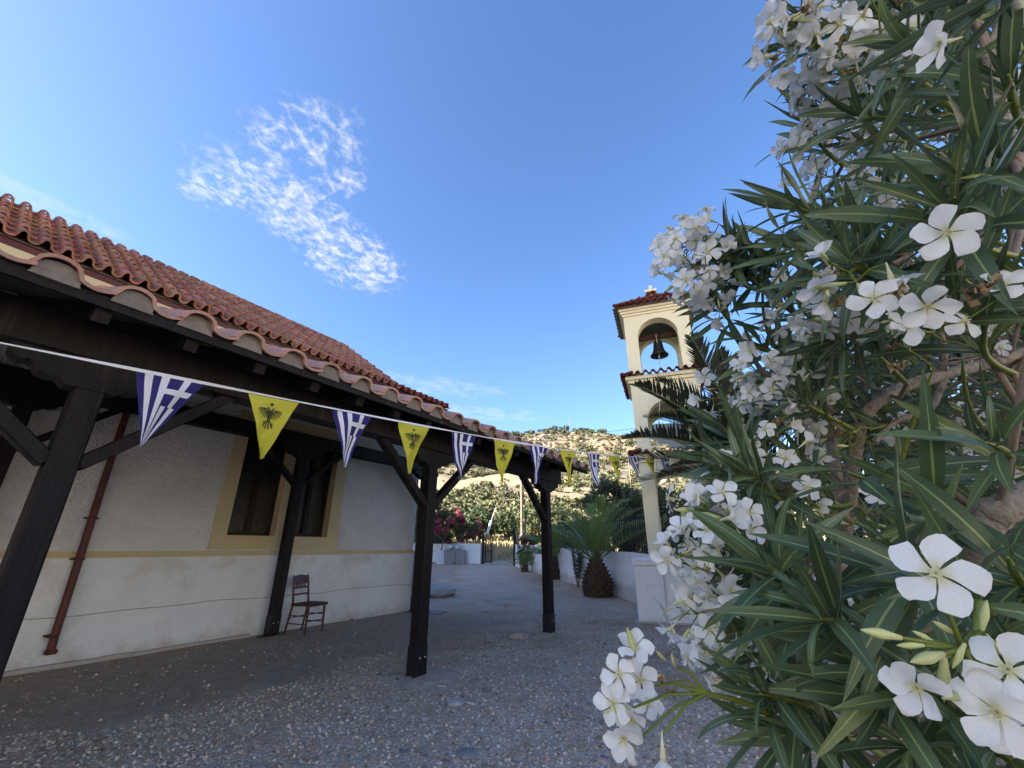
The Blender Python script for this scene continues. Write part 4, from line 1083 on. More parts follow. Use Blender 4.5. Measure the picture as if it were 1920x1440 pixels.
# ------------------------------------------------------------------ vegetation helpers
def frond_arrays(L, droop, nl, lw, ll, seed, vee=.55, tipw=.35, curl=0.0, lean=.25):
    """pinnate palm frond along +Y, curving down; leaflets as folded strips"""
    q = np.random.default_rng(seed); V, F = [], []
    def rach(t):
        a = droop * t ** 1.4
        # integrate roughly
        n = 12; y = z = 0
        for k in range(n):
            tt = t * (k + .5) / n; an = -droop * tt ** 1.3; y += cos(an) * L * t / n; z += sin(an) * L * t / n
        return np.array([curl * t * t * L, y, z]), -droop * t ** 1.3
    for i in range(nl):
        t = .14 + .86 * (i + .5) / nl; p, an = rach(t)
        T = np.array([0, cos(an), sin(an)]); Nn = np.array([0, -sin(an), cos(an)])
        le = ll * L * (sin(pi * min(1, (t * .86 + .12))) ** .7 * .9 + .1) * (.85 + .3 * q.random())
        for sd in (-1, 1):
            fwd = .62 + .45 * t + .15 * q.normal() * .5
            d = np.array([sd * 1.0, 0, 0]) * cos(vee) + Nn * sin(vee) + T * fwd + q.normal(size=3) * .06; d /= np.linalg.norm(d)
            w = np.cross(d, Nn); w /= np.linalg.norm(w); w *= lw * .5
            m = p + d * le * .5 - np.array([0, 0, lean * .06 * le]); e = p + d * le - np.array([0, 0, lean * le * .3])
            b = len(V); V += [p - w * .5, p + w * .5, m - w, m + w, e]
            F += [(b, b + 1, b + 3, b + 2), (b + 2, b + 3, b + 4, b + 4)]
    RV = [rach(t)[0] for t in np.linspace(0, 1, 9)]
    return np.array(V), np.array(F), RV
def frond_mesh(name, m, *a, r0=.02, **k):
    V, F, RV = frond_arrays(*a, **k)
    mb = MB(); F = [tuple(f[:3]) if f[2] == f[3] else tuple(f) for f in F.tolist()]
    mb.add(V.tolist(), F, 0, False); n = len(RV)
    mb.tube([Vector(p) for p in RV], [r0 * (1 - .85 * i / (n - 1)) for i in range(n)], 5, 1)
    return mb.mesh(name, [m, M_RACHIS])
def tr_(tw, f):
    return tw[0] + (tw[1] - tw[0]) * min(1, f / .3) if f < .3 else tw[1] + (tw[2] - tw[1]) * ((f - .3) / .7) ** 1.3
def palm(x, y, z0, trunk, ntrunk, fronds, label, L, el, fm, seed, tw=(.22, .3, .2), droops=(.5, 1.0), nl=46, lw=.028, ll=.26, dead=0, azr=None, extra=()):
    q = random.Random(seed)
    t = thing('palm_tree', label, 'palm tree', (x, y, z0))
    tb = MB(); prof = []
    for i in range(9):
        f = i / 8; r = tr_(tw, f)
        prof.append((r * .92, f * trunk - .05))
    tb.lathe(prof, 14)
    trunk_o = tb.build('trunk', M_PALMTRUNK, t)
    sc = MB(); rows = ntrunk
    for j in range(rows):
        f = (j + .3) / rows; r = tr_(tw, f); n = 11
        for k in range(n):
            a = 2 * pi * (k + .5 * (j % 2)) / n + q.uniform(-.1, .1); z = f * trunk
            w = r * .34; h = trunk / rows * 1.25; o = r * 1.0; tipo = r * 1.18 + q.uniform(0, .03)
            c, s = cos(a), sin(a); tx, ty = -s, c
            V = [(o * c - tx * w * .6, o * s - ty * w * .6, z - h * .4), (o * c + tx * w * .6, o * s + ty * w * .6, z - h * .4),
                 (tipo * c + tx * w * .5, tipo * s + ty * w * .5, z + h * .55), (tipo * c - tx * w * .5, tipo * s - ty * w * .5, z + h * .55),
                 (o * .85 * c, o * .85 * s, z + h * .5)]
            sc.add(V, [(0, 1, 2, 3), (3, 2, 4), (0, 3, 4), (1, 4, 2)])
    stuff(sc.build('leaf_base_scales', M_PALMTRUNK, trunk_o))
    mes = [frond_mesh('frond', fm, L, dr, nl, lw, ll, seed * 10 + i, r0=.022) for i, dr in enumerate(np.linspace(droops[0], droops[1], 4))]
    for i in range(fronds):
        f = i / max(1, fronds - 1); e = el[0] + (el[1] - el[0]) * f + q.uniform(-.1, .1)
        az = i * 2.39996 + q.uniform(-.2, .2) if azr is None else azr[i % len(azr)] + q.uniform(-.05, .05)
        d = (sin(az) * cos(e), cos(az) * cos(e), sin(e))
        s = q.uniform(.85, 1.08)
        M = mat4(frame(d), (0.04 * d[0], .04 * d[1], trunk - .08), s)
        me = mes[min(3, int((1 - f) * 3.99))]
        mobj('frond', me, t, toM(M))
    cr = Vector((x, y, z0 + trunk - .05))
    for tip in extra:          # fronds one can tell apart, towards where they end
        v = Vector(tip) - cr; az = math.atan2(v.x, v.y); e = math.asin(v.z / v.length) + .17
        mobj('frond', mes[1], t, toM(mat4(frame((sin(az) * cos(e), cos(az) * cos(e), sin(e))), (0, 0, trunk - .05), v.length / L)))
    return t
def crown_mesh(name, m, R, seed, n_cl, n_leaf, size, hz=.85, mats2=None, nflow=0, fsize=.08):
    """leaf faces gathered in clumps spread through an uneven crown"""
    q = np.random.default_rng(seed)
    d = q.normal(size=(n_cl, 3)); d /= np.linalg.norm(d, axis=1)[:, None]
    c = d * (R * (.35 + .62 * q.random(n_cl) ** .6))[:, None] * [1, 1, hz]
    k = q.integers(0, n_cl, n_leaf); cr = R * (.16 + .16 * q.random(n_cl))
    o = q.normal(size=(n_leaf, 3)); o /= np.linalg.norm(o, axis=1)[:, None]
    p = c[k] + o * (cr[k] * q.random(n_leaf) ** .45)[:, None]
    a = q.normal(size=(n_leaf, 3)) + [0, 0, -.25]; a /= np.linalg.norm(a, axis=1)[:, None]
    b = np.cross(a, q.normal(size=(n_leaf, 3))); b /= np.linalg.norm(b, axis=1)[:, None]
    s = size * (.6 + .8 * q.random(n_leaf))[:, None]
    V = np.stack([p - a * s * .5, p + b * s * .22, p + a * s * .6, p - b * s * .22], 1).reshape(-1, 3)
    F = np.arange(4 * n_leaf).reshape(n_leaf, 4); r = np.repeat((q.random(n_cl)[k] * .55 + q.random(n_leaf) * .45), 4); mi = np.zeros(n_leaf, int)
    if nflow:
        kf = q.integers(0, n_cl, nflow); of = q.normal(size=(nflow, 3)); of /= np.linalg.norm(of, axis=1)[:, None]
        out = c[kf] / (np.linalg.norm(c[kf], axis=1)[:, None] + 1e-6); of = of + out * 1.1; of /= np.linalg.norm(of, axis=1)[:, None]
        pf = c[kf] + of * cr[kf][:, None] * (.9 + .25 * q.random(nflow))[:, None]
        VV = []; 
        for rr in range(2):
            a = q.normal(size=(nflow, 3)); a /= np.linalg.norm(a, axis=1)[:, None]; b = np.cross(a, of); b /= np.linalg.norm(b, axis=1)[:, None] + 1e-9; a = np.cross(b, of)
            sz = fsize * (.7 + .6 * q.random(nflow))[:, None]
            VV.append(np.stack([pf - a * sz * .5, pf + b * sz * .5, pf + a * sz * .5, pf - b * sz * .5], 1).reshape(-1, 3))
        V2 = np.concatenate(VV); F2 = np.arange(len(V2)).reshape(-1, 4) + len(V)
        V = np.concatenate([V, V2]); F = np.concatenate([F, F2]); r = np.concatenate([r, q.random(len(V2))]); mi = np.concatenate([mi, np.ones(len(F2), int)])
    return np_mesh(name, V, F, [m] + ([mats2] if mats2 else []), rnd=r, smooth=False, mi=mi)
def tree(name, label, cat, x, y, h, R, m, seed, n_cl=40, n_leaf=5000, size=.16, trunk_r=.12, trunk_h=None, hz=.85, group=None, lean=(0, 0), flow=None, nflow=0, fsize=.1, z=None):
    q = random.Random(seed); z0 = (float(gz(x, y)) if y < 72 else float(hillz(np.array(x), np.array(y)))) if z is None else z
    t = thing(name, label, cat, (x, y, z0), 0, group)
    cz = h - R * hz; th = trunk_h or cz * .55
    tr = MB(); top = Vector((lean[0] * .6, lean[1] * .6, th)); tr.tube([(0, 0, -.2), (top.x * .4 + .03, top.y * .4, th * .5), top], [trunk_r, trunk_r * .8, trunk_r * .65], 8)
    tr_o = tr.build('trunk', M_BARK, t)
    for i in range(5):
        a = i * 2.4 + q.uniform(-.3, .3); e = Vector((lean[0] + cos(a) * R * .6, lean[1] + sin(a) * R * .6, cz + q.uniform(-.2, .5) * R * hz))
        MB().tube([top - Vector((0, 0, .03)), top.lerp(e, .5) + Vector((0, 0, .08 * R)), e], [trunk_r * .55, trunk_r * .35, trunk_r * .1], 6).build('limb', M_BARK, t)
    c = mobj('crown', crown_mesh('crown', m, R, seed, n_cl, n_leaf, size, hz, flow, nflow, fsize), t); c.location = (lean[0], lean[1], cz)
    return t

# ------------------------------------------------------------------ palms
def P3(x, y, d):
    r, yy, zz = raydir(x, y); return np.array([r * d, yy * d, EYE + zz * d])
palm(2.49, 13.65, .04, 1.0, 10, 24, 'young date palm with a fat scaly stub trunk in front of the white wall', 2.5, (1.5, .42), M_PALM, 3, tw=(.36, .40, .15), droops=(.45, 1.25), nl=40, lw=.024, ll=.17)
palm(1.75, 18.9, .17, .80, 7, 22, 'young date palm partly hidden behind the far pergola post', 1.75, (1.4, .25), M_PALM, 4, tw=(.28, .30, .13), droops=(.6, 1.1), nl=44, lw=.030, ll=.26)
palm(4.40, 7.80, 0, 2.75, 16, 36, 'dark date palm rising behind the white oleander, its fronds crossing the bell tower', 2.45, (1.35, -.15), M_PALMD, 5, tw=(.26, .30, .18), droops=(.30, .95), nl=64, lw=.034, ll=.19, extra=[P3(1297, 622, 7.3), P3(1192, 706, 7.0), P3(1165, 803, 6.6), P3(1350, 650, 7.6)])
palm(.62, 22.6, .25, .34, 3, 12, 'small low palm at the foot of the wall near the gate', .95, (1.3, .4), M_PALM, 6, tw=(.15, .16, .07), droops=(.5, .9), nl=22, lw=.03, ll=.3)
def yucca(x, y, heads, label, seed):
    q = random.Random(seed); t = thing('yucca', label, 'yucca', (x, y, float(gz(x, y))))
    V, F = [], []
    lm = MB(); L = .62
    for k in range(3):
        pass
    lm.add([(-.02, 0, 0), (.02, 0, 0), (-.032, L * .45, .02), (.032, L * .45, .02), (0, L, -.03)], [(0, 1, 3, 2), (2, 3, 4)]); me = lm.mesh('leaf', M_PALM)
    for hx_, hy_, hz_ in heads:
        MB().tube([(0, 0, -.1), (hx_ * .5, hy_ * .5, hz_ * .5), (hx_, hy_, hz_)], [.09, .075, .06], 8).build('trunk', M_BARK, t)
        for i in range(34):
            a = i * 2.4; e = 1.35 - 1.9 * (i / 33); d = (sin(a) * cos(e), cos(a) * cos(e), sin(e))
            mobj('leaf', me, t, toM(mat4(frame(d), (hx_, hy_, hz_ + .02), q.uniform(.8, 1.2))))
    return t
yucca(.55, 25.2, [(-.35, 0, 2.15), (.25, .1, 2.75)], 'tall yucca with two spiky heads on thin trunks behind the right gate leaf', 1)
yucca(-6.3, 29.8, [(0, 0, 1.3)], 'spiky yucca at the far left end of the low wall', 2)

# ------------------------------------------------------------------ small trees in blossom, saplings and the trees beyond the wall
tree('oleander_tree', 'pink flowering oleander on a thin leaning trunk beside the waste bins', 'tree', -4.75, 29.6, 3.55, 1.25, M_TREE, 31, 26, 2600, .22, .055, 1.5, .8, 'pink oleanders by the gate wall', (.5, 0), M_PINK, 700, .15)
tree('oleander_tree', 'smaller pink flowering oleander right of the waste bins, nearest the gate', 'tree', -2.9, 30.2, 3.0, 1.05, M_TREE, 32, 24, 2200, .2, .05, 1.3, .8, 'pink oleanders by the gate wall', (-.2, 0), M_PINK, 300, .16)
tree('oleander_tree', 'sparse pinkish oleander farthest left, half hidden by the centre post', 'tree', -6.2, 31.0, 3.9, 1.3, M_TREE, 33, 26, 2400, .22, .05, 1.6, .8, 'pink oleanders by the gate wall', (.2, 0), M_PINK, 260, .16)
tree('pink_shrub', 'low pink oleander shrub outside the wall behind the hidden young palm', 'shrub', 2.8, 21.5, 2.2, .95, M_TREE, 34, 20, 1800, .2, .04, .8, .9, None, (0, 0), M_PINK, 120, .14)
tree('pink_shrub', 'small red flowering shrub just right of the gate opening', 'shrub', .85, 23.6, 1.75, .55, M_TREE, 35, 14, 900, .18, .03, .7, .9, None, (0, 0), M_PINK, 90, .14)
tree('white_shrub', 'small white flowering shrub at the wall end beside the low palm', 'shrub', .75, 23.0, 1.25, .40, M_SAPL, 36, 12, 700, .16, .03, .5, .9, None, (0, 0), M_WPET, 60, .12)
bk = [(-9.5, 44, 3.6, 2.4, 'dark leafy tree beyond the gate wall, farthest left', 0), (-6.6, 50, 3.6, 2.2, 'grey green tree behind the pink blossom', 1), (-3.6, 47, 3.5, 1.9, 'dark round tree just left above the gate opening', 0),
      (-.6, 52, 3.3, 2.0, 'dark tree right above the gate opening behind the leaning tube', 0), (2.2, 46, 3.4, 1.9, 'olive green tree behind the yucca', 1), (4.4, 38, 3.6, 1.8, 'leafy tree behind the far pergola post', 1),
      (6.0, 27, 5.1, 1.9, 'tall dark tree whose crown tops the stubby palm', 0), (6.2, 21.0, 3.6, 1.6, 'dark bush behind the railing next to the tower', 0), (8.2, 25, 4.3, 2.0, 'dark tree seen left of the tower pillar', 0),
      (9.6, 20, 3.3, 1.7, 'bush seen through the arch of the tower', 1), (5.0, 30, 3.0, 1.6, 'low green bush behind the wall left of the palm', 1), (12.5, 26, 4.2, 2.2, 'dark tree right of the tower behind the oleander', 0), (-13, 52, 5.6, 3.0, 'tree at the far left beyond the church end', 1)]
for i, (x, y, h, R, lab, k) in enumerate(bk):
    tree('leafy_tree', lab, 'tree', x, y, h, R, (M_TREED, M_TREE)[k], 50 + i, 46, 5200, .30 if y > 35 else .20, .13, None, .82, 'trees beyond the wall')
for i, (x, y, h, R, lab, k) in enumerate([(4.4, 18.6, 2.3, 1.1, 'dark low shrub behind the railing just right of the stubby palm', 0), (5.5, 17.0, 2.4, 1.1, 'low green shrub behind the railing against the tower pillar', 1), (6.6, 16.0, 2.3, 1.2, 'dark low shrub behind the tower seen under its lower arch', 0), (3.4, 22.0, 2.2, 1.1, 'low olive shrub behind the white wall left of the stubby palm', 1), (7.6, 13.5, 2.2, 1.2, 'low dark shrub right behind the tower', 0), (-8.2, 35.5, 2.0, 1.1, 'low dark shrub behind the wall at the far left', 0), (-5.2, 33.6, 1.9, 1.0, 'low dark shrub right behind the waste bins wall', 0)]):
    tree('low_shrub', lab, 'shrub', x, y, h, R, (M_TREED, M_TREE)[k], 150 + i, 40, 4200, .17, .05, .5, .95, 'shrubs behind the boundary wall')
# oleander sapling by the wall
def sapling(x, y, h, label, seed, ns=7):
    q = random.Random(seed); t = thing('oleander_sapling', label, 'shrub', (x, y, float(gz(x, y))))
    lm = MB(); lm.add([(-.004, 0, 0), (.004, 0, 0), (-.018, .07, .006), (.018, .07, .006), (0, .17, -.01)], [(0, 1, 3, 2), (2, 3, 4)]); Vl = np.array(lm.v); Fl = [(0, 1, 3, 2), (2, 3, 4, 4)]
    for s in range(ns):
        a = s * 2.4; top = Vector((cos(a) * .28 * q.uniform(.4, 1), sin(a) * .28 * q.uniform(.4, 1), h * q.uniform(.7, 1))); st = MB(); st.tube([(cos(a) * .04, sin(a) * .04, -.05), top * .5 + Vector((0, 0, .05)), top], [.014, .011, .006], 5)
        so = st.build('stem', M_BARK, t); m = MB()
        for i in range(26):
            f = .22 + .78 * i / 25; p = Vector((cos(a) * .04, sin(a) * .04, 0)).lerp(top, f); az = i * 2.1 + s
            d = np.array([cos(az), sin(az), .75]); R3 = frame(d); sc_ = q.uniform(1.1, 1.7)
            m.add((np.array(Vl) @ R3.T * sc_ + np.array(p)).tolist(), [(0, 1, 3, 2), (2, 3, 4)])
        m.build('leaf_spray', M_SAPL, so)
sapling(2.26, 16.0, 1.35, 'young oleander sapling between the two palms by the white wall', 3)

# ------------------------------------------------------------------ ground details
pad = MB(); px_, py_ = un2xy(4.24, 3.88); n = 26
rr = [.40 * (1 + .22 * sin(i * 1.1) + .12 * sin(i * 2.7 + 1)) for i in range(n)]
V = [(0, 0, .016)] + [(rr[i] * .8 * cos(2 * pi * i / n), rr[i] * .8 * sin(2 * pi * i / n), .012) for i in range(n)] + [(rr[i] * cos(2 * pi * i / n), rr[i] * sin(2 * pi * i / n), -.012) for i in range(n)]
pad.add(V, [(0, 1 + i, 1 + (i + 1) % n) for i in range(n)] + [(1 + i, 1 + n + i, 1 + n + (i + 1) % n, 1 + (i + 1) % n) for i in range(n)], 0, True)
o = pad.build('concrete_footing', M_CONC); o.location = (px_, py_, .0); tag(o, 'rough pale concrete patch around the foot of the centre post', 'footing')
o = MB(); 
V = [(0, 0, .012)] + [(.2 * rr[(i * 3) % n] / .4 * cos(2 * pi * i / n), .2 * rr[(i * 3) % n] / .4 * sin(2 * pi * i / n), -.008) for i in range(n)]
o.add(V, [(0, 1 + i, 1 + (i + 1) % n) for i in range(n)], 0, True); o = o.build('concrete_footing', M_CONC); qx, qy = un2xy(7.42, 3.95); o.location = (qx, qy, 0); tag(o, 'small concrete patch around the foot of the far post', 'footing')
def pixg(x, y):
    d = raydir(x, y); t = 2.0
    for _ in range(60):
        z = float(gh(d[0] * t, d[1] * t)); t = (EYE - z) / -d[2] if d[2] < 0 else 50
        t = min(t, 60)
    return d[0] * t, d[1] * t, float(gh(d[0] * t, d[1] * t))
M_STONEW = mat('pale_stone', (.40, .39, .38), (.30, .29, .285), 9, 5, .9, .4, 30)
def stone(x, y, L, W_, H_, label, seed, m=None, rz=None, group=None, name='stone'):
    X, Y, Z = pixg(x, y); V, F = rock_arrays(seed, 2, 1.0, .14)
    V = V * [L / 2, W_ / 2, H_ / 2]
    o = mobj(name, np_mesh(name, V, F, m or M_ROCK, smooth=False)); o.location = (X, Y, Z + H_ * .18); o.rotation_euler = (0, 0, random.uniform(0, 6) if rz is None else rz)
    return tag(o, label, 'stone', group)
stone(826, 1118, 1.05, .95, .46, 'large rounded grey boulder at the corner of the church wall', 201, M_STONEW, .3, None, 'boulder')
stone(808, 1150, .75, .55, .08, 'flat grey slab lying in front of the corner boulder', 202, M_ROCK, .2, None, 'slab')
stone(853, 1322, .17, .12, .07, 'pale rough stone on the gravel right of the centre post', 203, M_STONEW, 0)
stone(829, 1322, .10, .08, .04, 'small grey stone left of the pale rough stone', 204)
stone(882, 1319, .10, .045, .035, 'white oblong stone on the gravel near the pale rough stone', 205, M_STONEW, -.1)
stone(876, 1416, .15, .18, .05, 'flat slate grey stone nearest the camera on the gravel', 206, None, .4)
stone(974, 1196, .38, .26, .12, 'low grey lump of stone between the two pergola posts', 207, M_CONC, .4)
stone(937, 1194, .16, .12, .06, 'pale stone left of the low grey lump', 208)
stone(1086, 1207, .14, .12, .06, 'light stone on the gravel in front of the tower plinth', 209, M_STONEW)
stone(1026, 1176, .09, .08, .10, 'small upright stone against the foot of the far post', 210, M_CONC)
stone(952, 1137, .26, .18, .10, 'brownish stone on the path beyond the centre post', 211, M_CONC)
stone(1149, 1113, .22, .2, .16, 'round stone at the foot of the wall beside the stubby palm trunk', 212)
stone(660, 1164, .14, .09, .07, 'dark stone near the church wall base right of the chair', 213)
stone(1100, 1330, .12, .10, .04, 'brown stone on the gravel near the low white blossoms', 214, M_CONC)
qs = random.Random(4)
for i in range(44):
    x, y = qs.uniform(620, 1190), 1175 + 265 * qs.random() ** .9
    s = qs.uniform(.035, .095)
    stone(x, y, s * 1.3, s, s * .38, *((('small grey stone lying loose among the gravel', 300 + i, M_ROCK, None, 'loose grey stones in the gravel')) if qs.random() < .75 else ('small brown stone lying loose among the gravel', 300 + i, M_CONC, None, 'loose brown stones in the gravel')))
o = MB(); pts = [pixg(1155, 1118), pixg(1175, 1122), pixg(1200, 1133)]; pts = [(a, b, c + .015) for a, b, c in pts] + [(3.6, 11.0, .02)]
o.tube(pts, .014, 6); tag(o.build('hose', M_WIRE), 'thin black hose lying along the foot of the white wall by the stubby palm', 'hose')
for (x, y, s, rz, lab) in ((1135, 1090, 1.0, .3, 'low earth rim around the oleander sapling'),):
    pass
# gravel: thousands of chips nobody could count
qg = np.random.default_rng(21)
def chips(n, ylo, yhi, smin, smax, m, nm, seed, pw=1.0):
    y = ylo + (yhi - ylo) * qg.random(n) ** pw; x = (qg.random(n) * 2 - 1) * (1.15 * y + .4); x = np.clip(x, -7, 6.5)
    U_, N_ = x * UX + y * UY, x * NX + y * NY
    keep = (N_ < 7.8) & (qg.random(n) > .75 * sst(.50, .62, fbm(x * .75, y * .75, 4, 77))) & ((qg.random(n) < .12) | (sst(4.6, 5.6, N_ + (fbm(x * .8, y * .8, 3, 3) - .45) * 2.2) < .5)) & (np.hypot(U_ - 4.24, N_ - 3.9) > .42) 
    x, y = x[keep], y[keep]; n = len(x); s = smin + (smax - smin) * qg.random(n) ** 2.5
    V, F = rock_arrays(seed, 1, .6, .5)
    # octahedral chips: 8 triangles
    V = np.array([[1, 0, 0], [0, .8, .1], [-1, .1, 0], [0, -.9, 0], [.15, .1, .6], [0, 0, -.4]]); F = np.array([[0, 1, 4], [1, 2, 4], [2, 3, 4], [3, 0, 4], [1, 0, 5], [2, 1, 5], [3, 2, 5], [0, 3, 5]])
    P = np.stack([x, y, gh(x, y) + s * .15], 1); M = scatter_mats(P, s, qg)
    tl = qg.normal(size=(n, 2)) * .35; M[:, 2, 0] = tl[:, 0] * s; M[:, 2, 1] = tl[:, 1] * s
    v, f, _, r = replicate(V, F, M)
    stuff(mobj(nm, np_mesh(nm, v, f, m, rnd=r, smooth=False)))
M_CHIP = mat('grey_gravel_chip', (.58, .49, .395), (.40, .34, .275), 25, 3, .9, rnd=.42, hue=.02)
M_CHIPB = mat('brown_gravel_chip', (.42, .30, .22), (.29, .205, .15), 25, 3, .9, rnd=.45, hue=.01)
M_CHIPW = mat('white_gravel_chip', (.72, .70, .68), (.52, .51, .50), 25, 3, .85, rnd=.25)
chips(95000, 2.2, 13.5, .006, .020, M_CHIP, 'gravel', 5, 1.0)
chips(18000, 2.2, 11, .006, .024, M_CHIPB, 'brown_gravel', 6, 1.0)
chips(6000, 2.2, 11, .004, .010, M_CHIPW, 'white_gravel', 7, 1.0)
# dry leaf litter under the oleander
V = np.array([[-.5, 0, 0], [0, .16, .05], [.5, 0, .02], [0, -.16, .05]]); n = 1500
x = np.where(np.arange(n) < 1000, .3 + qg.random(n) * 5, -3.5 + 6 * qg.random(n)); y = np.where(np.arange(n) < 1000, 1.5 + qg.random(n) * 6, 2.5 + 9 * qg.random(n)); M = scatter_mats(np.stack([x, y, gh(x, y) + .012], 1), .03 + .06 * qg.random(n), qg)
v, f, _, r = replicate(V, np.array([[0, 1, 2, 3]]), M)
stuff(mobj('leaf_litter', np_mesh('leaf_litter', v, f, M_WILT, rnd=r, smooth=False)))
# dry grass in the field beyond the gate
V = np.array([[-.02, 0, 0], [.02, 0, 0], [.03, .02, .35], [-.05, .02, .3]]); n = 16000
x = -14 + qg.random(n) * 26; y = 32 + qg.random(n) * 34; M = scatter_mats(np.stack([x, y, gz(x, y)], 1), .5 + .9 * qg.random(n), qg); M[:, 0, 2] = qg.normal(size=n) * .3; M[:, 1, 2] = qg.normal(size=n) * .3
v, f, _, r = replicate(V, np.array([[0, 1, 2, 3]]), M)
stuff(mobj('dry_grass', np_mesh('dry_grass', v, f, M_DRYGRASS, rnd=r, smooth=False)))

# ------------------------------------------------------------------ the white oleander in the foreground
def uv_mat(name, kind):
    m = bpy.data.materials.new(name); m.use_nodes = True
    N, L = m.node_tree.nodes, m.node_tree.links; b = N['Principled BSDF']; out = N['Material Output']
    uvn = N.new('ShaderNodeUVMap'); sp = N.new('ShaderNodeSeparateXYZ'); L.new(uvn.outputs[0], sp.inputs[0])
    def math_(op, a, c=None):
        n = N.new('ShaderNodeMath'); n.operation = op
        for i, v in enumerate((a, c)):
            if v is None: continue
            if isinstance(v, (int, float)): n.inputs[i].default_value = v
            else: L.new(v, n.inputs[i])
        return n.outputs[0]
    def rng_(v, a, c, lo=0.0, hi=1.0):
        n = N.new('ShaderNodeMapRange'); n.inputs['From Min'].default_value = a; n.inputs['From Max'].default_value = c; n.inputs['To Min'].default_value = lo; n.inputs['To Max'].default_value = hi
        L.new(v, n.inputs['Value']); return n.outputs[0]
    def mix(f, a, c):
        n = N.new('ShaderNodeMixRGB')
        if isinstance(f, float): n.inputs[0].default_value = f
        else: L.new(f, n.inputs[0])
        for i, v in ((1, a), (2, c)):
            if isinstance(v, tuple): n.inputs[i].default_value = (*v, 1)
            else: L.new(v, n.inputs[i])
        return n.outputs[0]
    oi = N.new('ShaderNodeObjectInfo'); at = N.new('ShaderNodeAttribute'); at.attribute_name = 'rnd'
    fr = math_('FRACT', math_('ADD', oi.outputs['Random'], at.outputs['Fac']))
    tc = N.new('ShaderNodeTexCoord'); no = N.new('ShaderNodeTexNoise'); no.inputs['Scale'].default_value = 30; no.inputs['Detail'].default_value = 4; L.new(tc.outputs['Object'], no.inputs['Vector'])
    ac = math_('ABSOLUTE', math_('SUBTRACT', sp.outputs['X'], .5))
    if kind == 'leaf':
        base = mix(fr, (.050, .092, .045), (.105, .160, .066))
        f2 = math_('FRACT', math_('MULTIPLY', fr, 5.37)); base = mix(rng_(f2, .8, 1.0, 0, .75), base, (.17, .21, .07)); f9 = math_('FRACT', math_('MULTIPLY', fr, 11.3)); base = mix(math_('MULTIPLY', rng_(f9, .86, .96), rng_(math_('ADD', sp.outputs['Y'], math_('MULTIPLY', no.outputs['Fac'], .35)), .95, 1.2, 0, .9)), base, (.22, .13, .06))
        base = mix(rng_(no.outputs['Fac'], .35, .7, 0, .4), base, (.055, .095, .050))
        veins = N.new('ShaderNodeTexWave'); veins.wave_type = 'BANDS'; veins.bands_direction = 'Y'; veins.inputs['Scale'].default_value = 14; veins.inputs['Distortion'].default_value = 0
        sh = N.new('ShaderNodeCombineXYZ'); L.new(math_('ADD', sp.outputs['Y'], math_('MULTIPLY', ac, -.18)), sh.inputs[1]); L.new(sh.outputs[0], veins.inputs['Vector'])
        base = mix(rng_(veins.outputs['Fac'], .75, 1.0, 0, .16), base, (.09, .14, .06))
        geo = N.new('ShaderNodeNewGeometry'); base = mix(math_('MULTIPLY', geo.outputs['Backfacing'], .45), base, (.16, .21, .14))
        wd = rng_(sp.outputs['Y'], 0, 1, .075, .02)
        rib = N.new('ShaderNodeMath'); rib.operation = 'LESS_THAN'; L.new(ac, rib.inputs[0]); L.new(wd, rib.inputs[1])
        base = mix(math_('MULTIPLY', rib.outputs[0], .85), base, (.30, .36, .13))
        b.inputs['Roughness'].default_value = .40; b.inputs['Specular IOR Level'].default_value = .45; tr = .20
    else:
        base = mix(rng_(sp.outputs['Y'], .02, .34), (.72, .68, .38), (.86, .86, .84))
        base = mix(rng_(no.outputs['Fac'], .45, .75, 0, .35), base, (.76, .76, .72))
        st = N.new('ShaderNodeTexNoise'); st.inputs['Scale'].default_value = 4.0; st.inputs['Detail'].default_value = 2
        sc_ = N.new('ShaderNodeMapping'); sc_.inputs['Scale'].default_value = (5, .6, 1); L.new(uvn.outputs[0], sc_.inputs[0]); L.new(sc_.outputs[0], st.inputs['Vector'])
        base = mix(rng_(st.outputs['Fac'], .45, .7, 0, .25), base, (.74, .75, .72))
        f3 = math_('FRACT', math_('MULTIPLY', fr, 3.7)); base = mix(math_('MULTIPLY', rng_(f3, .8, .95), rng_(math_('ADD', sp.outputs['Y'], math_('MULTIPLY', no.outputs['Fac'], .3)), .95, 1.15, 0, .8)), base, (.55, .42, .26))
        b.inputs['Roughness'].default_value = .6; b.inputs['Specular IOR Level'].default_value = .25; tr = .38
    L.new(base, b.inputs['Base Color'])
    bp = N.new('ShaderNodeBump'); bp.inputs['Strength'].default_value = .12 if kind == 'leaf' else .45; bp.inputs['Distance'].default_value = .002; L.new(no.outputs['Fac'] if kind == 'leaf' else st.outputs['Fac'], bp.inputs['Height']); L.new(bp.outputs[0], b.inputs['Normal'])
    t = N.new('ShaderNodeBsdfTranslucent'); L.new(base, t.inputs['Color']); ms = N.new('ShaderNodeMixShader'); ms.inputs[0].default_value = tr
    L.new(b.outputs[0], ms.inputs[1]); L.new(t.outputs[0], ms.inputs[2]); L.new(ms.outputs[0], out.inputs['Surface'])
    return m
M_LEAF = uv_mat('oleander_leaf', 'leaf'); M_PETAL = uv_mat('white_petal', 'petal')

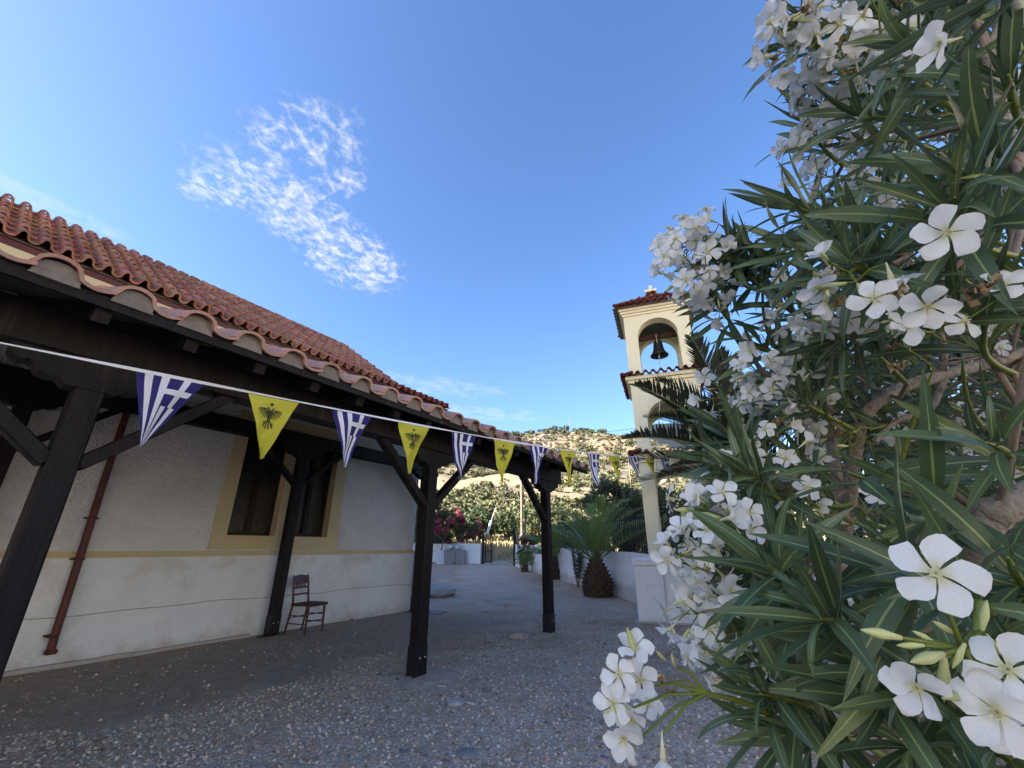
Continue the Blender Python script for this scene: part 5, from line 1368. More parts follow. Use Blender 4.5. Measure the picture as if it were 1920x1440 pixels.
def leaf_arrays(wid, arch, fold, twist, wave):
    """lanceolate leaf of unit length along +Y, upper side +Z, folded along the midrib"""
    n = 8; V, UV, F = [], [], []
    y = z = 0.0
    for i in range(n + 1):
        t = i / n
        w = wid * (max(0.0, (sin(pi * t ** .82))) ** .85) + (.010 if t < .05 else .0)
        if i == n: w = .0008
        an = .18 - arch * t; tw = twist * t
        if i: y += cos(an) / n; z += sin(an) / n
        f = fold * w
        for s in (-1, 0, 1):
            dx, dz = s * w, abs(s) * f + wave * w * sin(9 * t + s) * abs(s)
            V.append((dx * cos(tw) - dz * sin(tw), y - dz * sin(an) * .5, z + dx * sin(tw) + dz * cos(tw))); UV.append((.5 + s * .5, t))
    for i in range(n):
        for s in (0, 1): F.append((i * 3 + s, i * 3 + s + 1, i * 3 + 4 + s, i * 3 + 3 + s))
    return np.array(V), np.array(F), np.array(UV)
LEAFV = [leaf_arrays(.060, .35, .35, .1, .12), leaf_arrays(.066, .85, .25, -.35, .25), leaf_arrays(.054, .1, .45, .3, .1), leaf_arrays(.072, .55, .15, .55, .3), leaf_arrays(.060, 1.45, .3, -.2, .2), leaf_arrays(.056, -.2, .4, .25, .2), leaf_arrays(.064, 1.0, .1, .7, .35), leaf_arrays(.050, .6, .6, -.6, .15)]
def petal_arrays(cup, skew, curl, wob, seed):
    q = np.random.default_rng(seed); nu, nv = 6, 5; V, UV, F = [], [], []
    for i in range(nu):
        t = i / (nu - 1); r = .10 + .90 * t
        w = .055 + .335 * math.sin(min(1.0, t * 1.05) * pi * .60) ** 1.3 * (1 - .30 * max(0, t - .72) / .28)
        for j in range(nv):
            s = (j / (nv - 1)) * 2 - 1
            rr_ = r * (1 - (.20 * s * s * t + .09 * s * t * t))
            x = s * w + skew * t * t + (0.03 * wob * q.normal() if t > .8 else 0)
            z = .20 * t - curl * t * t * .30 + cup * s * s * w * .6 - .16 * s * t * skew * 2 + .035 * wob * q.normal() * t
            V.append((x, rr_, z)); UV.append((j / (nv - 1), t))
    for i in range(nu - 1):
        for j in range(nv - 1): a = i * nv + j; F.append((a, a + 1, a + nv + 1, a + nv))
    return np.array(V), np.array(F), np.array(UV)
PETV = [petal_arrays(.35, .22, .5, .6, 1), petal_arrays(.15, .26, 1.0, .9, 2), petal_arrays(.5, .18, .1, .8, 3), petal_arrays(-.2, .24, .9, 1.1, 4)]
def throat_arrays():
    V, F, UV = [], [], []; n = 7
    prof = [(.035, -.85), (.05, -.55), (.10, -.25), (.135, .02), (.10, .07), (.045, .02)]
    for r, z in prof:
        for k in range(n): V.append((r * cos(2 * pi * k / n), r * sin(2 * pi * k / n), z)); UV.append((.5, .0 if z > -.5 else .12))
    for i in range(len(prof) - 1):
        for k in range(n): F.append((i * n + k, i * n + (k + 1) % n, (i + 1) * n + (k + 1) % n, (i + 1) * n + k))
    for k in range(5):       # fringed crown in the throat
        a = 2 * pi * k / 5; b_ = len(V); c, s = cos(a), sin(a)
        V += [(.09 * c - .04 * s, .09 * s + .04 * c, .03), (.09 * c + .04 * s, .09 * s - .04 * c, .03), (.17 * c + .02 * s, .17 * s - .02 * c, .17), (.15 * c - .03 * s, .15 * s + .03 * c, .18)]
        UV += [(.5, .05), (.5, .05), (.5, .2), (.5, .2)]; F.append((b_, b_ + 1, b_ + 2, b_ + 3))
    return np.array(V), np.array(F), np.array(UV)
THROAT = throat_arrays()
def petal_M(k, openness, q):
    """places petal k around the flower axis (+Z); openness tilts it from upright to flat"""
    a = 2 * pi * k / 5 + q.uniform(-.08, .08); c, s = cos(a), sin(a)
    Rz = np.array([[c, -s, 0], [s, c, 0], [0, 0, 1]]); e = openness + q.uniform(-.14, .14); ce, se = cos(e), sin(e)
    Rx = np.array([[1, 0, 0], [0, ce, -se], [0, se, ce]]); M = np.eye(4); M[:3, :3] = Rz @ Rx * q.uniform(.93, 1.07); return M
def flower_joined(seed, openness):
    q = random.Random(seed); VV, FF, UU = [THROAT[0]], [THROAT[1]], [THROAT[2]]; n = len(THROAT[0])
    for k in range(5):
        V, F, U = PETV[q.randrange(4)]; M = petal_M(k, openness, q)
        VV.append(V @ M[:3, :3].T); FF.append(F + n); UU.append(U); n += len(V)
    return np.concatenate(VV), np.concatenate(FF), np.concatenate(UU)
FLV = [flower_joined(s, o) for s, o in ((1, .05), (2, .45), (3, -.25), (4, .85), (5, .2), (6, -.4))]
me_leaf = [np_mesh('leaf', V, F, M_LEAF, uv=U) for V, F, U in LEAFV]
me_pet = [np_mesh('petal', V, F, M_PETAL, uv=U) for V, F, U in PETV]
me_throat = np_mesh('flower', *THROAT[:2], M_PETAL, uv=THROAT[2]); me_fl = [np_mesh('flower', V, F, M_PETAL, uv=U) for V, F, U in FLV]
bm_ = MB(); bm_.lathe([(.0, -.5), (.07, -.45), (.10, -.2), (.145, .1), (.12, .35), (.05, .62), (0, .75)], 8); me_bud = bm_.mesh('bud', M_BUD)

def cam_proj(p):
    v = np.asarray(p) - [0, 0, EYE]; f = v[1] * cos(PITCH) + v[2] * sin(PITCH); u = -v[1] * sin(PITCH) + v[2] * cos(PITCH)
    f = np.maximum(f, 1e-3) if not np.isscalar(f) else max(f, 1e-3)
    return 960 + FPX * v[0] / f, 720 - FPX * u / f, f
CAMP = np.array([0, 0, EYE])
def unit(v): v = np.asarray(v, float); return v / (np.linalg.norm(v) + 1e-9)
LIMBS = [((1600, 830), (1625, 775), (1690, 728), (1770, 703), (1930, 655)), ((1768, 655), (1770, 703), (1745, 765), (1640, 830)), ((1816, 1055), (1852, 972), (1930, 930)), ((1590, 980), (1605, 835))]
LIMD = [1.0, .98, .56, 1.03]; LIMW = [62, 40, 34, 40]
def bare(p):
    x, y, f = cam_proj(p)
    for L_, D_, W_ in zip(LIMBS, LIMD, LIMW):
        if f > D_: continue
        for (x1, y1), (x2, y2) in zip(L_[:-1], L_[1:]):
            t = max(0, min(1, ((x - x1) * (x2 - x1) + (y - y1) * (y2 - y1)) / ((x2 - x1) ** 2 + (y2 - y1) ** 2)))
            if math.hypot(x - x1 - t * (x2 - x1), y - y1 - t * (y2 - y1)) < W_: return True
    return False
class Bush:
    def __init__(s, name, label, root, seed):
        s.q = random.Random(seed); s.root = np.array(root, float); s.leaves, s.flowers, s.buds, s.wilts = [], [], [], []
        s.t = thing(name, label, 'oleander', tuple(root)); s.branches = []; s.stems = []; s.stalks = MB()
    def loc(s, p): return tuple(np.asarray(p, float) - s.root)
    def branch(s, pts, r0, r1, m=None, n=9):
        P = [np.asarray(p, float) for p in pts]; C = []
        for i in range(len(P) - 1):      # Catmull-Rom
            p0, p1, p2, p3 = P[max(i - 1, 0)], P[i], P[i + 1], P[min(i + 2, len(P) - 1)]
            for k in range(6):
                t = k / 6; C.append(.5 * (2 * p1 + (p2 - p0) * t + (2 * p0 - 5 * p1 + 4 * p2 - p3) * t * t + (3 * p1 - p0 - 3 * p2 + p3) * t ** 3))
        C.append(P[-1]); nn = len(C)
        rad = [(r0 + (r1 - r0) * i / (nn - 1)) * (1 + .07 * sin(i * 1.3)) for i in range(nn)]
        MB().tube([s.loc(c) for c in C], rad, n).build('branch', m or M_BARK2, s.t); s.branches += C
    def leaf(s, p, d, up, L):
        up = np.asarray(up, float) + np.array([s.q.gauss(0, .25), s.q.gauss(0, .25), .35 + s.q.gauss(0, .2)])
        s.leaves.append((s.q.randrange(len(LEAFV)), mat4(frame(d, up), p, L), L))
    def shoot(s, base, tip, L=.14, nw=9, span=.24, r=.0045, attach=True, three=3):
        base, tip = np.asarray(base, float), np.asarray(tip, float); q = s.q; d = unit(tip - base); ln = np.linalg.norm(tip - base)
        side = unit(np.cross(d, (q.gauss(0, 1), q.gauss(0, 1), q.gauss(0, 1)))); bow = ln * q.uniform(.02, .10)
        def pt(t): return base + (tip - base) * t + side * bow * math.sin(pi * min(1, t))
        pts = [pt(t) for t in np.linspace(0, 1, 7)]
        if attach and s.branches:
            B = np.array(s.branches); w = np.linalg.norm(B - base, axis=1) + .6 * np.maximum(0, (B - base) @ d); b = B[np.argmin(w)]
            if np.linalg.norm(b - base) < 1.2: pts = [b, (b + base) / 2 + np.array([0, 0, -.02])] + pts
        s.stems.append((pts, r))
        ph = q.uniform(0, 6); t0 = max(.0, 1 - span / max(ln, 1e-3)); x = unit(np.cross(d, (0.2, .1, 1.0))); y = np.cross(d, x)
        for w in range(nw):
            t = t0 + (1 - t0) * (w + .5) / nw; p = pt(t); f = w / (nw - 1)
            for k in range(three):
                if q.random() < .10: continue
                a = ph + k * 2 * pi / three + (w % 2) * pi / three + q.gauss(0, .15); rd = x * math.cos(a) + y * math.sin(a)
                sp = (1.18 - .75 * f) + q.gauss(0, .14); dd = d * math.cos(sp) + rd * math.sin(sp) + np.array([0, 0, .10 - .16 * (1 - f)])
                s.leaf(p + rd * r, unit(dd), d, L * (1 - .35 * abs(f - .45)) * q.uniform(.85, 1.25) * (.62 if f > .93 else 1))
        return d
    def flower(s, p, ax, R, hero=False, spin=None):
        ax = unit(ax); M = frame(ax, (0.1, 0, 1)); M3 = np.stack([M[:, 0], M[:, 2], M[:, 1]], 1); M3[:, 0] *= -1 if np.linalg.det(M3) < 0 else 1
        a = s.q.uniform(0, 6) if spin is None else spin; c, n = math.cos(a), math.sin(a); M3 = M3 @ np.array([[c, -n, 0], [n, c, 0], [0, 0, 1]])
        s.flowers.append((mat4(M3, p, R), hero, s.q.randrange(len(FLV)), R)) ; return s
    def bud(s, p, ax, L):
        M = frame(ax); s.buds.append(mat4(np.stack([M[:, 0], M[:, 2] * -1 if np.linalg.det(np.stack([M[:, 0], M[:, 2], M[:, 1]], 1)) < 0 else M[:, 2], M[:, 1]], 1), p, L))
    def stalk(s, pts, r0, r1):
        n = len(pts); s.stalks.tube([s.loc(p) for p in pts], [r0 + (r1 - r0) * i / (n - 1) for i in range(n)], 5, 0)
    def cluster(s, tip, d, n, spread, R=.026, buds=8, hero=False, wilt=2):
        """branching flower head at the end of a shoot"""
        n = max(2, int(n * (1.35 if np.linalg.norm(np.asarray(tip) - CAMP) > .85 else 1.1))); q = s.q; tip = np.asarray(tip, float); d = unit(d); x = unit(np.cross(d, (.2, .1, 1))); y = np.cross(d, x); stem0 = tip - d * spread * .7
        arms = []
        for k in range(3 + (n > 7) + (n > 12)):
            a = k * 2.4 + q.uniform(-.3, .3); e = stem0 + d * spread * q.uniform(.3, .6) + (x * math.cos(a) + y * math.sin(a)) * spread * q.uniform(.25, .5)
            s.stalk([stem0, stem0 * .5 + e * .5 + d * spread * .06, e], .0022, .0016); arms.append(e)
        for i in range(n):
            a = i * 2.39996 + q.uniform(-.3, .3); f = math.sqrt((i + .6) / n); sp = f * 1.35
            o = d * math.cos(sp) + (x * math.cos(a) + y * math.sin(a)) * math.sin(sp); rr = spread * q.uniform(.62, 1.18)
            p = stem0 + d * spread * .25 + o * rr; ax = unit(o * .8 + d * .25 + np.array([0, 0, .12]) + np.array([q.gauss(0, .42), q.gauss(0, .42), q.gauss(0, .42)]) + .08 * unit(CAMP - p))
            e = min(arms, key=lambda m: np.linalg.norm(m - p)); b = p - ax * R * .85; s.stalk([e, (e + b) / 2 - ax * R * .2, b], .0014, .0011)
            s.flower(p, ax, R * q.uniform(.85, 1.12), hero)
        for i in range(buds):
            e = q.choice(arms); a = q.uniform(0, 6.28); o = unit(d * q.uniform(.3, 1.2) + (x * math.cos(a) + y * math.sin(a)) * q.uniform(.2, .8)); L = R * q.uniform(.55, 1.25)
            p = e + o * spread * q.uniform(.25, .5); s.stalk([e, p - o * L * .45], .0013, .0011); s.bud(p, o, L)
        for i in range(wilt):
            e = q.choice(arms); p = e + np.array([q.gauss(0, 1), q.gauss(0, 1), q.gauss(0, 1)]) * spread * .25; s.wilts.append((p, R * q.uniform(.5, .8)))
    def finish(s, nleaf=300, nflower=300, nhero=58, nstem=150, nbud=200):
        vis = lambda p, m=40: (lambda c: -m < c[0] < 1920 + m and -m < c[1] < 1440 + m and c[2] > .05)(cam_proj(p))
        # leaves (none in front of the bare limbs)
        s.leaves = [l for l in s.leaves if not bare(l[1][:3, 3] + l[1][:3, 1] * .5)]
        s.flowers = [fl for fl in s.flowers if fl[1] or not bare(fl[0][:3, 3])]
        sc = []
        for i, (v, M, L) in enumerate(s.leaves):
            c = M[:3, 3] + M[:3, 1] * .5; sc.append(L / max(.15, np.linalg.norm(c - CAMP)) if vis(c) else 0)
        od = np.argsort(sc)[::-1]
        for i in od[:nleaf]:
            v, M, L = s.leaves[i]; M = M.copy(); M[:3, 3] -= s.root; mobj('leaf', me_leaf[v], s.t, toM(M))
        VV, FF, UU, RR, n = [], [], [], [], 0
        for v in range(len(LEAFV)):
            Ms = [s.leaves[i][1] for i in od[nleaf:] if s.leaves[i][0] == v]
            if not Ms: continue
            Ms = np.array(Ms); Ms[:, :3, 3] -= s.root; V, F, U, R_ = replicate(LEAFV[v][0], LEAFV[v][1], Ms, LEAFV[v][2]); VV.append(V); FF.append(F + n); UU.append(U); RR.append(R_); n += len(V)
        if VV: stuff(mobj('leaves', np_mesh('leaves', np.concatenate(VV), np.concatenate(FF), M_LEAF, uv=np.concatenate(UU), rnd=np.concatenate(RR)), s.t))
        # flowers
        sc = [(R / max(.15, np.linalg.norm(M[:3, 3] - CAMP)) if vis(M[:3, 3]) else 0) + (5 if h else 0) for M, h, v, R in s.flowers]
        od = np.argsort(sc)[::-1]; rest = []
        for k, i in enumerate(od):
            M, h, v, R = s.flowers[i]; M = M.copy(); M[:3, 3] -= s.root
            if k < nhero:
                o = mobj('flower', me_throat, s.t, toM(M)); op = hero_open.get(round(float(s.flowers[i][0][0, 3]), 5), s.q.uniform(-.25, .2)) if h else s.q.uniform(-.45, .75)
                for j in range(5): mobj('petal', me_pet[s.q.randrange(4)], o, toM(petal_M(j, op, s.q)))
            elif k < nflower: mobj('flower', me_fl[v], s.t, toM(M))
            else: rest.append((v, M))
        if rest:
            VV, FF, UU, RR, n = [], [], [], [], 0
            for v in range(len(FLV)):
                Ms = [M for w, M in rest if w == v]
                if Ms: V, F, U, R_ = replicate(FLV[v][0], FLV[v][1], Ms, FLV[v][2]); VV.append(V); FF.append(F + n); UU.append(U); RR.append(R_); n += len(V)
            stuff(mobj('flowers', np_mesh('flowers', np.concatenate(VV), np.concatenate(FF), M_PETAL, uv=np.concatenate(UU), rnd=np.concatenate(RR)), s.t))
        for k, M in enumerate(sorted(s.buds, key=lambda M: np.linalg.norm(M[:3, 3] - CAMP))[:nbud]):
            M = M.copy(); M[:3, 3] -= s.root; mobj('bud', me_bud, s.t, toM(M))
        if s.stalks.v: s.stalks.build('flower_stalks', M_GREENSTEM, s.t)
        st = sorted(s.stems, key=lambda a: np.linalg.norm(a[0][-1] - CAMP)); far = MB()
        for k, (pts, r) in enumerate(st):
            n = len(pts); rad = [r * (1.35 - .45 * i / (n - 1)) * (.35 if i == n - 1 else 1) for i in range(n)]; P = [s.loc(p) for p in pts]
            if k < nstem: MB().tube(P[-7:], rad[-7:], 6).build('stem', M_GREENSTEM, s.t) ; 
            else: far.tube(P[-7:], rad[-7:], 5)
            if n > 7: far.tube(P[:-6], rad[:-6], 5, 1)
        if far.v: stuff(far.build('twigs', [M_GREENSTEM, M_BARK], s.t))
        q = np.random.default_rng(9)
        for p, R in s.wilts[:110]:
            V = (PETV[1][0] * [.8, .6, 2.5] + q.normal(size=(len(PETV[1][0]), 3)) * .12) * R; VV = np.concatenate([V, V[:, [1, 2, 0]] * .9]); FF = np.concatenate([PETV[1][1], PETV[1][1] + len(V)])
            o = mobj('wilted_flower', np_mesh('wilted_flower', VV, FF, M_WILT), s.t); o.location = s.loc(p)

B = Bush('oleander_bush', 'large white flowering oleander close to the camera filling the right side', (1.30, 1.20, 0.0), 17)
R0 = B.root
B.branch([R0 + [0, 0, -.1], P3(1700, 1480, 1.05), P3(1780, 1200, .72), P3(1816, 1055, .60), P3(1852, 972, .58), P3(1930, 930, .60), P3(2150, 800, .85), P3(2250, 450, 1.1)], .030, .016)
B.branch([R0 + [.05, .04, -.1], P3(1640, 1350, 1.25), P3(1570, 1150, 1.2), P3(1585, 1000, 1.12), P3(1605, 835, 1.05), P3(1622, 775, 1.02), P3(1690, 728, 1.02), P3(1770, 703, 1.05), P3(1930, 655, 1.15), P3(2100, 560, 1.3)], .018, .013)
B.branch([P3(1765, 703, 1.05), P3(1768, 655, 1.03), P3(1750, 590, 1.0), P3(1700, 480, .95)], .010, .006)
B.branch([P3(1770, 703, 1.05), P3(1745, 765, 1.03), P3(1680, 790, 1.02), P3(1640, 830, 1.0)], .009, .005)
B.branch([R0 + [-.05, .03, -.1], P3(1740, 1430, 1.0), P3(1660, 1385, .85), P3(1560, 1375, .75), P3(1490, 1345, .68)], .022, .010)
B.branch([R0 + [.1, .1, -.1], P3(1900, 1000, 1.7), P3(1890, 750, 1.65), P3(1860, 480, 1.65), P3(1820, 220, 1.75), P3(1790, 0, 1.9)], .032, .014, M_BARK)
B.branch([P3(1585, 1000, 1.12), P3(1555, 800, 1.25), P3(1530, 620, 1.3), P3(1510, 440, 1.3), P3(1560, 250, 1.3), P3(1600, 80, 1.3)], .016, .007)
B.branch([R0 + [.15, -.05, -.1], P3(2050, 1100, 1.0), P3(2020, 800, .95), P3(1960, 500, .85), P3(1900, 300, .75), P3(1850, 100, .75)], .024, .010)
B.branch([P3(1605, 835, 1.05), P3(1520, 760, 1.0), P3(1440, 720, 1.0)], .010, .005)
B.branch([P3(1570, 1150, 1.2), P3(1520, 1100, .95), P3(1460, 1075, .8)], .012, .006)
# shoots one can single out: base -> tip in the picture with their distances
HS = [((1790, 1110, .62), (1700, 1045, .47), .165, 8), ((1580, 1140, .72), (1440, 1062, .58), .150, 9), ((1650, 1215, .62), (1540, 1160, .50), .155, 7), ((1570, 1365, .74), (1425, 1300, .60), .135, 8),
      ((1800, 1345, .60), (1720, 1285, .47), .150, 6), ((1860, 1215, .52), (1800, 1140, .38), .130, 5), ((1950, 1120, .52), (1890, 1045, .43), .150, 7), ((1660, 1420, .70), (1530, 1400, .58), .150, 7),
      ((1930, 1440, .50), (1850, 1390, .44), .140, 6), ((1700, 960, .78), (1590, 885, .62), .160, 8), ((1520, 960, .95), (1410, 880, .82), .150, 9), ((1610, 810, 1.0), (1490, 745, .90), .145, 9),
      ((1520, 720, 1.1), (1410, 650, 1.0), .140, 9), ((1900, 480, .62), (1790, 370, .50), .150, 8), ((1930, 390, .62), (1800, 335, .50), .155, 7), ((1810, 160, .72), (1700, 85, .60), .150, 8),
      ((1930, 260, .60), (1890, 140, .50), .150, 7), ((1640, 440, .95), (1450, 385, .86), .150, 10), ((1640, 480, .90), (1480, 470, .82), .145, 10), ((1720, 570, .74), (1590, 490, .62), .150, 8),
      ((1580, 610, 1.05), (1460, 565, .96), .140, 9), ((1580, 310, 1.12), (1520, 195, 1.02), .140, 8), ((1720, 260, .85), (1610, 225, .74), .150, 8), ((1780, 920, .62), (1735, 985, .52), .170, 4),
      ((1470, 1010, .9), (1380, 985, .78), .130, 7), ((1460, 1180, .9), (1370, 1140, .78), .130, 8), ((1520, 1260, .85), (1470, 1190, .70), .150, 7), ((1890, 900, .6), (1850, 830, .5), .150, 6),
      ((1900, 700, .7), (1850, 610, .6), .150, 7), ((1700, 720, .95), (1640, 660, .82), .150, 8), ((1450, 860, 1.1), (1350, 800, 1.0), .145, 9), ((1380, 620, 1.15), (1330, 560, 1.02), .13, 7), ((1420, 900, 1.15), (1310, 850, 1.05), .14, 9), ((1470, 930, 1.0), (1350, 900, .92), .15, 9), ((1420, 470, 1.1), (1350, 490, 1.0), .14, 8),
      ((1560, 120, .9), (1520, 30, .8), .14, 8), ((1690, 1330, .62), (1640, 1260, .5), .16, 5), ((1760, 1440, .62), (1700, 1400, .5), .16, 6)]
for b_, t_, L, nw in HS: B.shoot(P3(*b_), P3(*t_), L, nw, .05 + .016 * nw, .0042)
def dirpx(x, y, d, dx, dy, dd): return unit(P3(x + dx, y + dy, d + dd) - P3(x, y, d))
# flower heads: picture place, distance, count, spread, facing (in the picture), flower radius
HC = [(1315, 985, .76, 10, .085, (-90, -40, -.06), .026, 16), (1310, 1080, .78, 7, .085, (-90, 10, -.05), .026, 5), (1318, 1165, .74, 12, .10, (-80, 50, -.05), .026, 8), (1350, 1240, .85, 9, .08, (-60, 60, .02), .026, 3),
      (1300, 440, .98, 7, .075, (-90, -30, -.05), .026, 5), (1285, 515, .95, 9, .08, (-90, 20, -.05), .026, 5), (1330, 560, 1.0, 7, .07, (-60, 60, 0), .026, 3),
      (1500, 60, .78, 11, .09, (-80, 20, 0), .028, 6), (1550, 110, .78, 9, .08, (-50, 60, 0), .028, 4), (1600, 60, .85, 7, .09, (-50, 30, 0), .027, 3), (1620, 250, 1.05, 7, .10, (-60, 20, 0), .026, 3), (1590, 165, .85, 8, .08, (-60, 50, 0), .027, 3), (1500, 265, 1.0, 6, .07, (-90, 10, 0), .026, 8), (1560, 230, 1.0, 5, .07, (-50, 40, 0), .026, 3),
      (1560, 345, 1.15, 10, .11, (-60, 20, -.1), .027, 4), (1640, 375, 1.15, 10, .11, (-40, 40, -.1), .027, 4), (1580, 520, .58, 4, .06, (-60, 40, -.1), .027, 5), (1740, 595, .52, 5, .065, (-40, 60, -.1), .028, 3), (1735, 640, .56, 4, .05, (-40, 60, -.06), .028, 2),
      (1560, 580, .80, 8, .08, (-70, 30, -.05), .026, 4), (1500, 560, .88, 5, .07, (-80, 30, -.05), .024, 4), (1455, 690, 1.0, 13, .10, (-70, 40, -.1), .027, 5), (1545, 790, 1.0, 11, .10, (-60, 40, -.1), .027, 6), (1395, 745, 1.1, 4, .07, (-70, 20, -.1), .026, 3),
      (1345, 745, 1.15, 4, .07, (-80, 0, -.1), .026, 2), (1450, 850, .92, 6, .08, (-60, 10, -.1), .026, 6), (1610, 975, .82, 6, .08, (-40, 40, -.1), .027, 4), (1520, 960, .85, 4, .07, (-40, 40, -.1), .026, 4), (1265, 455, 1.0, 8, .07, (-90, -20, -.05), .026, 4), (1340, 500, 1.0, 7, .07, (-60, 20, -.05), .026, 4), (1480, 20, .8, 9, .08, (-70, -30, 0), .028, 3), (1530, 170, .85, 8, .07, (-80, 20, 0), .027, 4), (1430, 720, .95, 8, .08, (-70, 30, -.05), .026, 5), (1570, 830, .95, 8, .08, (-60, 40, -.05), .026, 4), (1290, 1050, .72, 5, .07, (-90, 0, -.05), .026, 4), (1330, 930, .95, 6, .08, (-80, 20, -.05), .025, 4),
      (1690, 35, .66, 6, .08, (-30, 20, .05), .029, 2), (1660, 120, .9, 6, .08, (-50, 40, 0), .027, 3), (1700, 430, 1.3, 8, .1, (-40, 40, -.1), .027, 4), (1900, 600, 1.0, 5, .08, (-30, 60, -.1), .026, 3), (1640, 700, 1.5, 8, .12, (-30, 50, -.2), .026, 3),
      (1880, 250, 1.1, 6, .1, (-40, 20, -.1), .026, 3), (1500, 620, 1.4, 8, .12, (-60, 20, -.1), .026, 3), (1850, 420, 1.5, 8, .12, (-30, 30, -.2), .026, 3), (1740, 790, 1.5, 8, .12, (-30, 30, -.2), .026, 3), (1600, 260, 1.5, 9, .14, (-50, 10, -.1), .026, 4)]
for x, y, d, n, sp, dr, R, nb in HC:
    R *= .9 if x > 1600 else 1.0; dd = dirpx(x, y, d, *dr); tip = P3(x, y, d); B.cluster(tip, dd, n, sp, R, nb)
    b_ = tip - dd * sp * .7; B.stalk([b_ - dd * .09 + np.array([0, 0, -.02]), b_ - dd * .04, b_], .0032, .0024)
    B.shoot(b_ - dd * .26 + np.array([.03, .03, -.05]), b_ - dd * .085 + np.array([0, 0, -.02]), .135, 6, .13, .0040)
# the nearest blossoms, one by one
hero_open = {}
def tocam(p, dx=0.0, dy=0.0, dz=0.0): return unit(unit(CAMP - p) + np.array([dx, dy, dz]))
for x, y, d, R, off in ((1755, 1075, .30, .0335, (.05, 0, .12)), (1776, 436, .385, .032, (-.05, 0, .05)), (1765, 82, .42, .030, (-.1, .5, .5)), (1720, 1290, .33, .030, (-.6, .1, -.35)), (1890, 1255, .31, .032, (-.3, .2, .3)), (1870, 1335, .30, .034, (-.5, .3, -.2)), (1905, 1365, .33, .03, (.1, .3, -.5)),
                        (1640, 560, .47, .030, (.15, 0, .15)), (1740, 575, .45, .031, (0, .1, -.3)), (1405, 962, .72, .026, (.1, 0, .1)), (1262, 480, .95, .026, (-.4, 0, .2)), (1330, 1180, .70, .026, (.1, 0, -.1)), (1470, 690, .98, .028, (.2, 0, .2)),
                        (1190, 1215, .57, .027, (.2, 0, .7)), (1160, 1265, .56, .028, (-.5, 0, .1)), (1200, 1275, .58, .027, (-.1, .2, .2)), (1150, 1320, .56, .027, (-.6, 0, .1)), (1170, 1385, .55, .029, (-.3, .1, -.5)), (1185, 1350, .57, .028, (-.2, .2, -.4)), (1243, 1420, .50, .030, (0, .35, -1.6)), (1215, 1320, .62, .024, (.2, .6, 0))):
    p = P3(x, y, d); ax = tocam(p, *off); B.flower(p, ax, R * (.80 if x > 1600 else .95), True)
    if (x, y) in ((1243, 1420), (1170, 1385), (1185, 1350), (1765, 82), (1720, 1290), (1905, 1365)): hero_open[round(float(p[0]), 5)] = .8 if x == 1243 else .45
hub = P3(1325, 1300, .60)
B.shoot(P3(1570, 1390, .74), P3(1430, 1332, .62), .14, 6, .13, .005)
B.stalk([P3(1440, 1335, .62), P3(1380, 1312, .61), hub], .0040, .0034)
for x, y, d in ((1200, 1290, .59), (1180, 1330, .58), (1205, 1380, .57), (1245, 1375, .55), (1250, 1280, .6), (1270, 1250, .61)):
    e = P3(x, y, d); B.stalk([hub, hub * .5 + e * .5 + np.array([0, 0, .008]), e], .0026, .0016)
for x, y, d, L, dr in ((1165, 1255, .57, .030, (-60, -20, 0)), (1185, 1205, .57, .030, (-20, -60, 0)), (1160, 1330, .56, .030, (-60, 10, 0)), (1225, 1270, .58, .022, (-60, 20, 0)), (1240, 1230, .6, .018, (-40, -40, 0)), (1262, 1240, .6, .016, (-10, -50, 0))): B.bud(P3(x, y, d), dirpx(x, y, d, *dr), L)
hub2 = P3(1805, 1215, .34); B.stalk([P3(1860, 1150, .42), P3(1835, 1130, .37), P3(1830, 1185, .345), hub2], .0036, .003)
for x, y, d, L, dr in ((1660, 1190, .33, .030, (-60, -12, 0)), (1745, 1232, .32, .034, (-60, 15, -.01)), (1712, 1210, .33, .02, (-60, 0, 0)), (1735, 1195, .34, .018, (-60, -30, 0)), (1770, 1265, .33, .032, (0, 60, 0)), (1800, 1225, .33, .02, (-20, 40, 0)), (1820, 1300, .32, .034, (-60, 10, 0)), (1845, 1160, .33, .022, (10, -60, 0)), (1860, 1205, .33, .018, (20, 30, 0)), (1775, 1180, .34, .02, (-50, -30, 0))):
    p = P3(x, y, d); ax = dirpx(x, y, d, *dr); B.bud(p, ax, L * .9); B.stalk([hub2, (hub2 + p - ax * L * .4) / 2, p - ax * L * .4], .0022, .0015)
B.stalk([hub2, P3(1775, 1140, .33), P3(1760, 1085, .315)], .002, .0015)
for a, c in (((1890, 1280, .33), (1850, 1250, .34)), ((1735, 1275, .345), (1790, 1240, .34))): B.stalk([hub2, P3(*c), P3(*a)], .002, .0014)
for pt_, rr in (((1835, 540, .45), .03), ((1490, 75, .8), .022), ((1680, 545, .5), .016), ((1475, 690, 1.0), .018), ((1545, 40, .8), .018), ((1235, 1275, .6), .016), ((1255, 1300, .6), .016), ((1350, 1140, .74), .018)): B.wilts.insert(0, (P3(*pt_), rr))
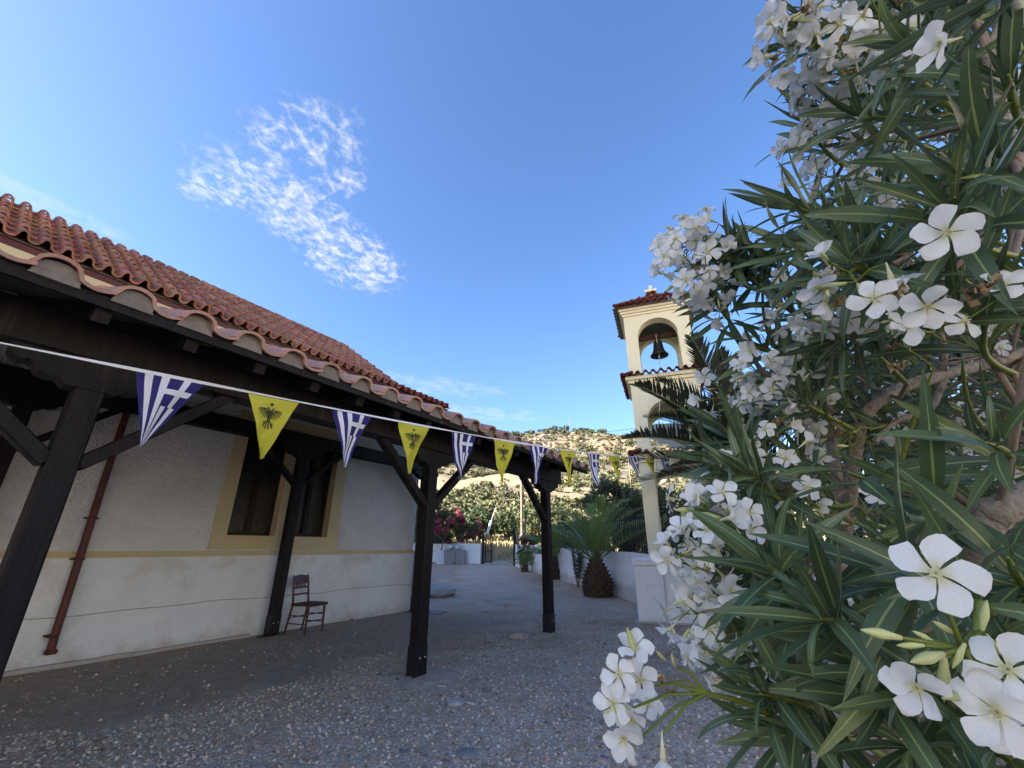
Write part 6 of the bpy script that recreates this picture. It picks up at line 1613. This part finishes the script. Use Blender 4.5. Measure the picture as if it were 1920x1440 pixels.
# the rest of the shrub: shoots spread through its volume
POLY = [(1620, -80), (1640, 200), (1590, 320), (1500, 400), (1490, 520), (1540, 620), (1470, 720), (1440, 830), (1440, 930), (1460, 1060), (1500, 1180), (1640, 1200), (1760, 1330), (1760, 1460), (2150, 1460), (2150, -80)]
def inpoly(x, y):
    c = False; n = len(POLY)
    for i in range(n):
        (x1, y1), (x2, y2) = POLY[i], POLY[(i + 1) % n]
        if (y1 > y) != (y2 > y) and x < (x2 - x1) * (y - y1) / (y2 - y1) + x1: c = not c
    return c
CEN = P3(1850, 850, 1.7)
def fill(n, d0, d1, xmin, fl, L=.14, nw=8):
    k = 0
    while k < n:
        x, y = B.q.uniform(xmin, 2150), B.q.uniform(-80, 1460)
        if not inpoly(x, y): continue
        d = B.q.uniform(d0, d1); tip = P3(x, y, d)
        if tip[2] < .25: continue
        dr = unit(unit(tip - CEN) + np.array([B.q.gauss(0, .45), B.q.gauss(0, .45), .25 + B.q.gauss(0, .4)])); base = tip - dr * B.q.uniform(.28, .42)
        B.shoot(base, tip, L * B.q.uniform(.85, 1.1), nw, .2, .0040); k += 1
        if B.q.random() < fl: B.cluster(tip + dr * .09, dr, B.q.randint(4, 9), .075, .026, 5)
fill(16, .66, 1.0, 1560, .04); fill(96, 1.05, 1.7, 1440, .16, .13); fill(115, 1.7, 2.7, 1520, .18, .14, 9)
B.finish()
# ------------------------------------------------------------------ more oleanders and trees behind
def back_oleander(x, y, h, R, label, seed, m, flow, nflow, fsize, n_leaf=4200, size=.13, hz=1.0):
    tree('oleander_shrub', label, 'shrub', x, y, h, R, m, seed, 44, n_leaf, size, .05, h * .35, hz, None, (0, 0), flow, nflow, fsize)
back_oleander(3.35, 8.1, 2.2, .62, 'white flowering oleander bush beside the bell tower plinth', 91, M_TREED, M_WPET, 420, .06, 2600, .12)
back_oleander(4.9, 5.2, 2.5, 1.3, 'green oleander with scattered white flowers behind the foreground shrub', 92, M_TREED, M_WPET, 130, .06, 5200, .13)
back_oleander(4.1, 3.2, 1.9, 1.0, 'oleander with deep pink flowers behind the thick pale limb', 93, M_TREED, M_PINK, 110, .06, 4200, .12)
back_oleander(7.2, 5.6, 3.6, 1.8, 'tall oleander with white flowers along the right wall', 94, M_TREE, M_WPET, 160, .07, 6000, .15)
tree('leafy_tree', 'tall dark tree rising behind the oleander at the right edge', 'tree', 9.5, 8.5, 7.2, 3.0, M_TREED, 95, 60, 8000, .22, .2, 2.6, 1.0, 'trees beyond the wall')
tree('leafy_tree', 'grey green tree farther back at the right edge', 'tree', 14.0, 13.0, 6.5, 3.0, M_TREE, 96, 60, 7000, .24, .2, 2.4, 1.0, 'trees beyond the wall')
